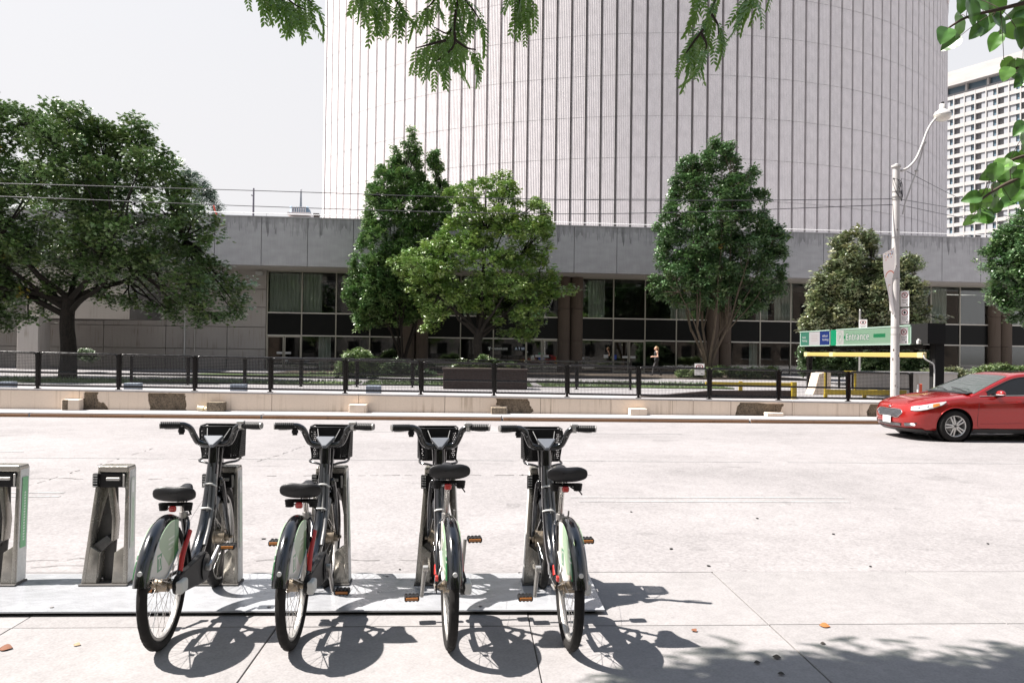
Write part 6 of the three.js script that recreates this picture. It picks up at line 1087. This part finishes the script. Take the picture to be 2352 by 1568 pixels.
  const spk = []; for (let i = 0; i < 5; i++) for (const d of [-0.14, 0.14]) { const a = i / 5 * 2 * PI + 0.3; const g = extr([[-0.017, 0.04], [0.017, 0.04], [0.013, 0.205], [-0.013, 0.205]], 0.03, 0.006); g.rotateZ(-d * 0.75).translate(d * 0.09, 0, 0.078).rotateZ(a); spk.push(g); } spk.push(disc(0.062, 0.05, 'z', 0, 0, 0.072, 24));
  const spokes = join(spk), bolts = join(Array.from({ length: 5 }, (_, i) => disc(0.008, 0.01, 'z', Math.cos(i * 1.257) * 0.045, Math.sin(i * 1.257) * 0.045, 0.099, 8)).concat(disc(0.026, 0.012, 'z', 0, 0, 0.10, 16)));
  const alloy = mat([0.62, 0.61, 0.59], 0.3, { metalness: 0.75 });
  for (const x of [axleF, axleR]) for (const sg of [1, -1]) {
    const w = part(car, 'wheel', tyre, M.rubber); w.position.set(x, TR, sg * wz); if (sg < 0) w.rotation.y = PI;
    part(w, 'rim', rimL, alloy); part(w, 'spokes', spokes, alloy); part(w, 'bolts', bolts, black); part(w, 'brake_disc', disc(0.14, 0.02, 'z', 0, 0, -0.01, 28), M.steel); part(w, 'backing', disc(0.205, 0.01, 'z', 0, 0, -0.05, 28), black);
  }
}
// ------------------------------------------------------------------ people walking on the plaza: one continuous body each, clothes and hair as children
function blob(bones, res, c, half) {                      // smooth union of tapered capsules, meshed on a grid
  const mc = new MarchingCubes(res, new THREE.MeshStandardMaterial(), false, false, 60000), S = res; mc.isolation = 0;
  const f = mc.field, k = 0.03;
  for (let z = 0; z < S; z++) for (let y = 0; y < S; y++) for (let x = 0; x < S; x++) {
    const px = c[0] + (x / S * 2 - 1) * half, py = c[1] + (y / S * 2 - 1) * half, pz = c[2] + (z / S * 2 - 1) * half; let d = 1e3;
    for (const b of bones) {
      const [a, e, r0, r1] = b, ex = e[0] - a[0], ey = e[1] - a[1], ez = e[2] - a[2], L = ex * ex + ey * ey + ez * ez || 1e-9, t = clamp(((px - a[0]) * ex + (py - a[1]) * ey + (pz - a[2]) * ez) / L, 0, 1), sx = b[4] || 1;
      const q = Math.hypot(px - a[0] - ex * t, py - a[1] - ey * t, (pz - a[2] - ez * t) * sx) - lerp(r0, r1, t), h = clamp(0.5 + 0.5 * (d - q) / k, 0, 1); d = lerp(d, q, h) - k * h * (1 - h);
    }
    f[x + y * S + z * S * S] = -d;
  }
  mc.update(); const n = mc.count, g = new THREE.BufferGeometry(), P = new Float32Array(n * 3), Nn = new Float32Array(n * 3);
  for (let i = 0; i < n; i++) { for (let q = 0; q < 3; q++) { P[i * 3 + q] = c[q] + mc.positionArray[i * 3 + q] * half; Nn[i * 3 + q] = mc.normalArray[i * 3 + q]; } }
  g.setAttribute('position', new THREE.BufferAttribute(P, 3)); g.setAttribute('normal', new THREE.BufferAttribute(Nn, 3)); g.computeVertexNormals(); return g;
}
const skin = mat([0.52, 0.31, 0.22], 0.6);
function person(label, p, turn, c) {                      // walks towards -x, faces -x
  const o = thing('person', label, 'person', [p.x, PLZ, p.z], turn);
  const hip = [0, 0.92, 0], neck = [-0.02, 1.40, 0], head = [-0.05, 1.56, 0], sh = s => [0.0, 1.355, s * 0.165];
  const kneeL = [-0.17, 0.50, 0.08], footL = [-0.24, 0.09, 0.085], kneeR = [0.06, 0.50, -0.08], footR = [0.30, 0.14, -0.085];
  const arms = c.phone ? [[sh(1), [0.02, 1.10, 0.22], 0.045, 0.036], [[0.02, 1.10, 0.22], [-0.22, 1.09, 0.12], 0.036, 0.025], [sh(-1), [0.03, 1.10, -0.22], 0.045, 0.036], [[0.03, 1.10, -0.22], [-0.20, 1.10, -0.08], 0.036, 0.025]]
    : [[sh(1), [0.08, 1.10, 0.22], 0.046, 0.038], [[0.08, 1.10, 0.22], [-0.06, 0.89, 0.22], 0.038, 0.026], [sh(-1), [-0.05, 1.10, -0.22], 0.046, 0.038], [[-0.05, 1.10, -0.22], [-0.20, 0.92, -0.18], 0.038, 0.026]];
  const torso = [[[0, 0.95, 0], [0, 1.12, 0], 0.125, 0.105, 0.82], [[0, 1.12, 0], [-0.01, 1.30, 0], 0.105, 0.122, 0.80], [sh(1), sh(-1), 0.062, 0.062]], legs = [[[0, 0.90, 0.08], kneeL, 0.088, 0.058], [kneeL, footL, 0.056, 0.036], [[0, 0.90, -0.08], kneeR, 0.088, 0.058], [kneeR, footR, 0.056, 0.036]];
  const feet = [[[footL[0], 0.05, footL[2]], [footL[0] - 0.16, 0.035, footL[2]], 0.042, 0.03], [[footR[0], 0.10, footR[2]], [footR[0] - 0.13, 0.035, footR[2]], 0.042, 0.03]];
  const hands = []; for (const a of [arms[1], arms[3]]) { const w = a[1], d = V3(a[1][0] - a[0][0], a[1][1] - a[0][1], a[1][2] - a[0][2]).normalize(); const e = t => [w[0] + d.x * t, w[1] + d.y * t, w[2] + d.z * t]; hands.push([w, e(0.08), 0.028, 0.026]); for (let i = 0; i < 4; i++) { const q = e(0.085), z = (i - 1.5) * 0.017; hands.push([[q[0], q[1], q[2] + z], [q[0] + d.x * 0.05 - 0.01, q[1] + d.y * 0.05 - 0.014, q[2] + z], 0.010, 0.008]); } const q = e(0.03); hands.push([[q[0], q[1] + 0.015, q[2]], [q[0] - 0.02, q[1] + 0.045, q[2]], 0.011, 0.009]); }
  const hd = [[neck, [-0.03, 1.48, 0], 0.052, 0.05], [[-0.035, 1.585, 0], [-0.055, 1.53, 0], 0.083, 0.062], [[-0.125, 1.555, 0], [-0.135, 1.535, 0], 0.012, 0.014], [[-0.105, 1.505, 0], [-0.11, 1.50, 0], 0.02, 0.02], [[-0.04, 1.56, 0.078], [-0.035, 1.54, 0.078], 0.014, 0.012], [[-0.04, 1.56, -0.078], [-0.035, 1.54, -0.078], 0.014, 0.012]];
  const B = part(o, 'body', blob([...torso, ...legs, ...feet, ...arms, ...hands, ...hd], 100, [0, 0.84, 0], 0.92), skin);
  const grow = (l, e) => l.map(b => [b[0], b[1], b[2] + e, b[3] + e, b[4]]);
  part(B, 'top', blob(grow([torso[0], torso[1], [[0, 1.33, 0.12], [0, 1.33, -0.12], 0.055, 0.055]], 0.012), 56, [0, 1.12, 0], 0.42), c.top);
  part(B, 'trousers', blob(grow([[[0, 0.94, 0], [0, 0.97, 0], 0.125, 0.12, 0.82], ...legs], 0.012), 64, [0, 0.52, 0], 0.62), c.legs);
  part(B, 'shoes', blob(grow(feet, 0.008), 60, [0, 0.1, 0], 0.55), M.bikeMatt);
  part(B, 'hair', blob([[[-0.015, 1.605, 0], [0.03, 1.57, 0], 0.084, 0.07], ...(c.tail ? [[[0.08, 1.60, 0], [0.115, 1.47, 0], 0.035, 0.02]] : [[[0.04, 1.56, 0], [0.05, 1.47, 0], 0.062, 0.045]])], 50, [0, 1.56, 0], 0.22), c.hair);
  part(B, 'eyes', join([-1, 1].map(s => new THREE.SphereGeometry(0.011, 8, 6).translate(-0.112, 1.568, s * 0.032))), M.dark);
  part(B, 'mouth', rbox(0.008, 0.007, 0.04, 0.003, -0.121, 1.508, 0), mat([0.38, 0.12, 0.10], 0.6));
  return o;
}
{
  const a = onZ(1508, 860, -43.4), b = onZ(1886, 860, -35.5);
  person('woman in a black top and dark leggings walking left, both forearms held out', a, 0, { phone: true, tail: true, top: mat([0.02, 0.02, 0.022], 0.8), legs: mat([0.035, 0.033, 0.035], 0.8), hair: mat([0.34, 0.21, 0.10], 0.7) });
  const W = person('woman in a pale sleeveless top and dark trousers walking left under the yellow bar', b, 0, { top: mat([0.66, 0.64, 0.70], 0.8), legs: mat([0.02, 0.02, 0.025], 0.8), hair: mat([0.05, 0.03, 0.02], 0.6) });
}
// ------------------------------------------------------------------ branches overhead: a locust (feathery leaves) and a linden (heart-shaped leaves)
function frond(len, pairs, droop) {                       // a pinnate leaf: midrib along +z drooping, leaflets in pairs
  const pos = [], rows = [];
  const mid = t => V3(0, -droop * len * t * t, len * t * (1 - 0.25 * droop * t));
  for (let i = 0; i < pairs; i++) for (const s of [-1, 1]) {
    const t = 0.12 + 0.86 * i / (pairs - 1), p = mid(t), L = len * (0.25 - 0.10 * Math.abs(t - 0.5)) * rr(0.85, 1.15), w = L * 0.215, an = s * (1.15 - 0.5 * t) + gs() * 0.12, tilt = gs() * 0.3 - 0.15;
    const dir = V3(Math.sin(an), tilt - droop * t * 0.6, Math.cos(an)).normalize(), side = V3(Math.cos(an), 0.25 * s * 0, -Math.sin(an)), up = V3(0, 1, 0);
    const q = (a, b, u) => p.clone().addScaledVector(dir, L * a).addScaledVector(side, w * b).addScaledVector(up, w * u);
    const A = q(0, 0, 0), B = q(0.3, 0.9, 0.2), C = q(0.65, 0.9, 0.15), D = q(1, 0, -0.2), E = q(0.65, -0.9, 0.15), F = q(0.3, -0.9, 0.2), N = q(0.5, 0, -0.1);
    for (const tr of [[A, B, N], [B, C, N], [C, D, N], [D, E, N], [E, F, N], [F, A, N]]) for (const v of tr) pos.push(v.x, v.y, v.z);
  }
  const rib = tube([mid(0), mid(0.35), mid(0.7), mid(1)], [len * 0.008, len * 0.003], { rs: 4, caps: false });
  const g = new THREE.BufferGeometry(); g.setAttribute('position', new THREE.Float32BufferAttribute(pos, 3)); g.computeVertexNormals(); return join([g, rib]);
}
{
  const o = thing('locust_tree', 'feathery-leaved locust tree behind the viewer, its drooping sprays hanging into the top of the view', 'tree', [-4.6, 0, 2.0]);
  const B = V3(-4.6, 0, 2.0), L = p => p.clone().sub(B);
  const lm = leafMat([0.13, 0.25, 0.04], { transmission: 0.3 }), bm = mat([0.035, 0.024, 0.017], 0.9, { map: T.bark });
  part(o, 'trunk', tube([[0, -0.1, 0], [0.1, 1.6, 0], [0.05, 3.2, -0.1], [0.3, 4.4, -0.4]], [0.2, 0.13], { rs: 14 }), M.bark);
  const fr = []; for (let i = 0; i < 6; i++) fr.push(frond(0.155, 8 + (i % 3), 0.25 + 0.12 * i));
  const D = 4.1;
  // measured stems: each is a chain of points; fronds hang along it
  const stems = [
    [[560, -40], [612, -14], [655, 6], [668, 18]], [[640, -60], [690, -20], [716, 6], [728, 14]], [[600, -50], [652, -10], [690, 20], [712, 30]], [[560, -60], [600, -28], [622, -6]],
    [[800, -60], [850, -20], [868, 14], [884, 40]], [[850, -60], [905, -20], [930, 20], [940, 42]], [[830, -40], [876, -6], [898, 20]],
    [[985, -60], [1062, -10], [1064, 40], [1052, 90], [1020, 104]], [[1062, 30], [1060, 96], [1074, 130]], [[1060, 80], [1058, 112], [1030, 140], [1010, 150]], [[1062, 100], [1090, 118], [1110, 122]], [[1030, -60], [1010, 10], [990, 30]], [[1062, -20], [1100, 26], [1118, 52]], [[1040, 100], [1000, 110], [970, 118]], [[1060, 60], [1044, 84], [1012, 70]],
    [[1180, -60], [1206, -10], [1214, 20], [1222, 50]], [[1190, -50], [1230, -8], [1244, 16]],
    [[1700, -60], [1676, -10], [1660, 28], [1640, 76], [1622, 100]], [[1660, 40], [1674, 64], [1676, 90]], [[1640, 76], [1612, 112], [1600, 130]], [[1636, 84], [1648, 110], [1644, 130]],
    [[1780, -60], [1752, -20], [1742, 6], [1730, 24]], [[1800, -50], [1770, -10], [1764, 10]], [[1660, -40], [1640, -10], [1628, 10]],
  ];
  const limbTop = V3(-4.3, 4.4, 1.6), hubs = [V3(-2.2, 4.55, -2.6), V3(-1.0, 4.7, -3.2), V3(0.4, 4.8, -3.3), V3(1.4, 4.6, -3.5)];
  hubs.forEach((h, i) => part(o, 'limb', tube([L(limbTop), L(limbTop.clone().lerp(h, 0.4).add(V3(0, 0.7, 0.2))), L(limbTop.clone().lerp(h, 0.75).add(V3(0, 0.5, 0))), L(h)], [0.08, 0.02], { rs: 8 }), M.bark));
  let fi = 0;
  stems.forEach((s, si) => {
    const d = D + ((si * 37) % 10) / 10 * 0.35 - 0.15, P = s.map(q => at(q[0] * 0.985 + 0, q[1] - 8, d)); const h = hubs.reduce((a, b) => a.distanceTo(P[0]) < b.distanceTo(P[0]) ? a : b);
    const pts = s[0][1] < -20 ? [h, ...P] : P;
    part(o, 'branch', tube(pts.map(L), [0.008, 0.0028], { rs: 5, n: 20 }), bm);
    const cv = new THREE.CatmullRomCurve3(P), n = Math.max(4, Math.round(cv.getLength() / 0.032));
    for (let k = 0; k <= n; k++) {
      const t = 0.12 + 0.88 * k / n, p = cv.getPoint(Math.min(1, t)), tg = cv.getTangent(Math.min(1, t));
      const m = part(o, 'leaf', fr[fi++ % fr.length], lm); m.position.copy(L(p));
      const dir = V3(tg.x * 0.35 + gs() * 0.75, -0.75 + gs() * 0.35, tg.z * 0.3 + gs() * 0.65).normalize();
      const up = V3(gs() * 0.5, 0.6, 0.6 + gs() * 0.4), zx = dir, xx = up.clone().cross(zx).normalize(), yx = zx.clone().cross(xx);
      m.quaternion.setFromRotationMatrix(new THREE.Matrix4().makeBasis(xx, yx, zx)); m.scale.setScalar(rr(0.75, 1.15));
    }
  });
  // the rest of the crown, above and beside the view
  const N = 7200, ims = fr.slice(0, 3).map(g => { const im = new THREE.InstancedMesh(g, lm, N / 3 | 0); im.name = 'foliage'; im.userData.kind = 'stuff'; o.add(im); return im; }), M4 = new THREE.Matrix4(), Q = new THREE.Quaternion();
  const lob = []; while (lob.length < 70) { const z = rr(-4.3, 1.5), x = rr(-4.4, 1.2), y = Math.max(3.75, 1.62 + 0.475 * Math.max(0, -z) + 0.55) + rr(0.2, 1.7), sx = x + 0.64 * y, sz = z + 0.083 * y; if (lob.length < 44 ? (sz < -4.42 || sz > -3.45 || sx < 0.8 || sx > 3.7) : (sz < -2.9)) continue; lob.push([x, y, z, rr(0.18, 0.36)]); }
  for (let i = 0; i < N - 3; i++) { const l = lob[i % lob.length], p = V3(l[0] + gs() * l[3] * 1.4, l[1] + gs() * l[3] * 0.6, l[2] + gs() * l[3] * 1.2); Q.setFromEuler(new THREE.Euler(rr(0.1, 1.2), rr(0, 6.28), gs() * 0.4, 'YXZ')); const s = rr(1, 1.5); ims[i % 3].setMatrixAt(i / 3 | 0, M4.compose(L(p), Q, V3(s, s, s))); }
}
{
  const o = thing('linden_tree', 'linden tree beside the viewer, its heart-shaped leaves hanging in at the right edge', 'tree', [4.6, 0, -0.6]);
  const B = V3(4.6, 0, -0.6), L = p => p.clone().sub(B), bm = mat([0.045, 0.03, 0.02], 0.9);
  part(o, 'trunk', tube([[0, -0.1, 0], [0.05, 1.5, 0], [-0.05, 3.0, -0.1], [-0.2, 4.6, -0.3]], [0.17, 0.09], { rs: 14 }), M.bark);
  const heart = cup => quadSheet((u, v) => { const s = (u - 0.5) * 2, w = 0.52 * Math.pow(Math.sin(PI * Math.pow(v, 0.72) * 0.985 + 0.02), 0.75) * (1 - 0.30 * v), back = (1 - v) * (1 - v) * 0.14 * Math.abs(s); return V3(s * w, cup * Math.abs(s) * w - 0.16 * v * v + 0.02 * Math.sin(v * 14) * Math.abs(s), v - back - (v > 0.9 ? 0 : 0)); }, 8, 10);
  const hs = [heart(0.25), heart(0.45), heart(0.1)];
  const ms = [leafMat([0.07, 0.18, 0.025], { transmission: 0.4 }), leafMat([0.10, 0.23, 0.03], { transmission: 0.45 }), leafMat([0.05, 0.13, 0.02], { transmission: 0.35 })];
  const D = 3.0;
  const stems = [[[2500, -40], [2400, -6], [2300, 20], [2220, 40], [2170, 70]], [[2480, -60], [2380, -30], [2300, -10], [2240, 4]], [[2520, 150], [2420, 140], [2350, 150], [2310, 172]], [[2520, 300], [2440, 330], [2380, 350], [2320, 370], [2280, 400]], [[2520, 360], [2420, 390], [2340, 410], [2280, 440], [2240, 470]], [[2520, 420], [2430, 440], [2370, 450]], [[2500, 230], [2420, 270], [2360, 290]]];
  // measured leaves: centre, size, turn in the picture
  const lv = [[2170, 82, 50, 2.6], [2182, 100, 46, 2.2], [2205, 60, 58, 3.0], [2235, 30, 62, 3.4], [2262, 60, 50, 2.8], [2290, 20, 66, 3.0], [2300, 55, 54, 3.9], [2330, 25, 60, 2.6], [2325, 68, 56, 1.7], [2285, 98, 44, 2.7], [2345, 90, 50, 3.5], [2268, 12, 48, 4.0], [2210, 10, 50, 3.0], [2240, 76, 36, 2.4], [2348, 40, 56, 2.0], [2365, 60, 60, 3], [2380, 20, 60, 2.5],
    [2312, 170, 40, 2.6], [2334, 160, 46, 3.4], [2350, 184, 50, 2.2], [2320, 150, 38, 4.0], [2372, 160, 50, 3],
    [2344, 298, 46, 2.2], [2358, 330, 50, 3.2], [2376, 300, 46, 2.8], [2320, 370, 44, 1.9], [2300, 385, 48, 2.6], [2285, 398, 44, 3.0], [2335, 385, 50, 3.6], [2350, 360, 46, 2.0], [2345, 412, 44, 2.8], [2312, 410, 46, 3.3], [2365, 395, 54, 3.1], [2268, 402, 40, 2.2],
    [2230, 456, 42, 1.7], [2262, 462, 52, 3.0], [2285, 476, 46, 2.5], [2248, 490, 40, 3.6], [2300, 440, 44, 2.2], [2322, 438, 46, 3.3], [2256, 500, 46, 1.6], [2226, 508, 32, 2.5], [2340, 446, 48, 2.6], [2284, 440, 40, 3.9], [2240, 474, 36, 2.9], [2360, 460, 50, 3.0], [2310, 468, 40, 2.0], [2272, 488, 38, 4.1]];
  const hub = V3(4.0, 4.0, -2.0);
  stems.forEach((s, i) => { const P = s.map((q, k) => at(q[0], q[1], D + 0.1 * ((i * 3) % 4) - 0.12)); part(o, 'branch', tube([hub, ...P].map(L), [0.014, 0.003], { rs: 6, n: 24 }), bm); });
  part(o, 'limb', tube([[-0.1, 3.2, -0.2], [-0.3, 3.9, -0.8], L(hub).toArray()], [0.06, 0.02], { rs: 8 }), M.bark);
  const right = V3(1, 0, 0).applyQuaternion(camera.quaternion), upv = V3(0, 1, 0), fw = V3(0, 0, -1).applyQuaternion(camera.quaternion);
  const allStem = stems.flatMap((s, i) => s.map(q => at(q[0], q[1], D + 0.1 * ((i * 3) % 4) - 0.12)));
  lv.forEach(([px, py, sz, tn], i) => {
    const d = D + ((i * 29) % 17) / 17 * 0.4 - 0.2, p = at(px, py, d), m = part(o, 'leaf', hs[i % 3], ms[(i * 5) % 3]), S = sz / PF * d * 0.92;
    const dir = right.clone().multiplyScalar(Math.sin(tn + PI)).addScaledVector(upv, Math.cos(tn)).addScaledVector(fw, gs() * 0.5).normalize();
    const nrm = fw.clone().multiplyScalar(-1).addScaledVector(upv, 0.5 + gs() * 0.8).addScaledVector(right, gs() * 1.2).normalize(), xx = nrm.clone().cross(dir).normalize(), yy = dir.clone().cross(xx);
    m.quaternion.setFromRotationMatrix(new THREE.Matrix4().makeBasis(xx, yy, dir)); m.position.copy(L(p.clone().addScaledVector(dir, -S * 0.5))); m.scale.setScalar(S);
    const base = p.clone().addScaledVector(dir, -S * 0.5), near = allStem.reduce((a, b) => a.distanceTo(base) < b.distanceTo(base) ? a : b);
    if (near.distanceTo(base) < 0.25) part(o, 'stalk', tube([L(near), L(near.clone().lerp(base, 0.5).add(V3(0, 0.008, 0))), L(base)], 0.0014, { rs: 4, n: 5 }), bm);
  });
  const N = 420, im = new THREE.InstancedMesh(hs[0], ms[0], N); im.name = 'foliage'; im.userData.kind = 'stuff'; const M4 = new THREE.Matrix4(), Q = new THREE.Quaternion();
  for (let i = 0; i < N; i++) { Q.setFromEuler(new THREE.Euler(rr(0.2, 1.3), rr(0, 6.28), gs() * 0.5, 'YXZ')); const s = rr(0.07, 0.11); im.setMatrixAt(i, M4.compose(L(V3(4.9 + gs() * 1.1, 4.7 + gs() * 0.9, -0.8 + gs() * 1.0)), Q, V3(s, s, s))); }
  o.add(im);
}
scene.traverse(m => { if (m.isMesh) { m.castShadow = true; m.receiveShadow = true; } });
renderer.render(scene, camera);
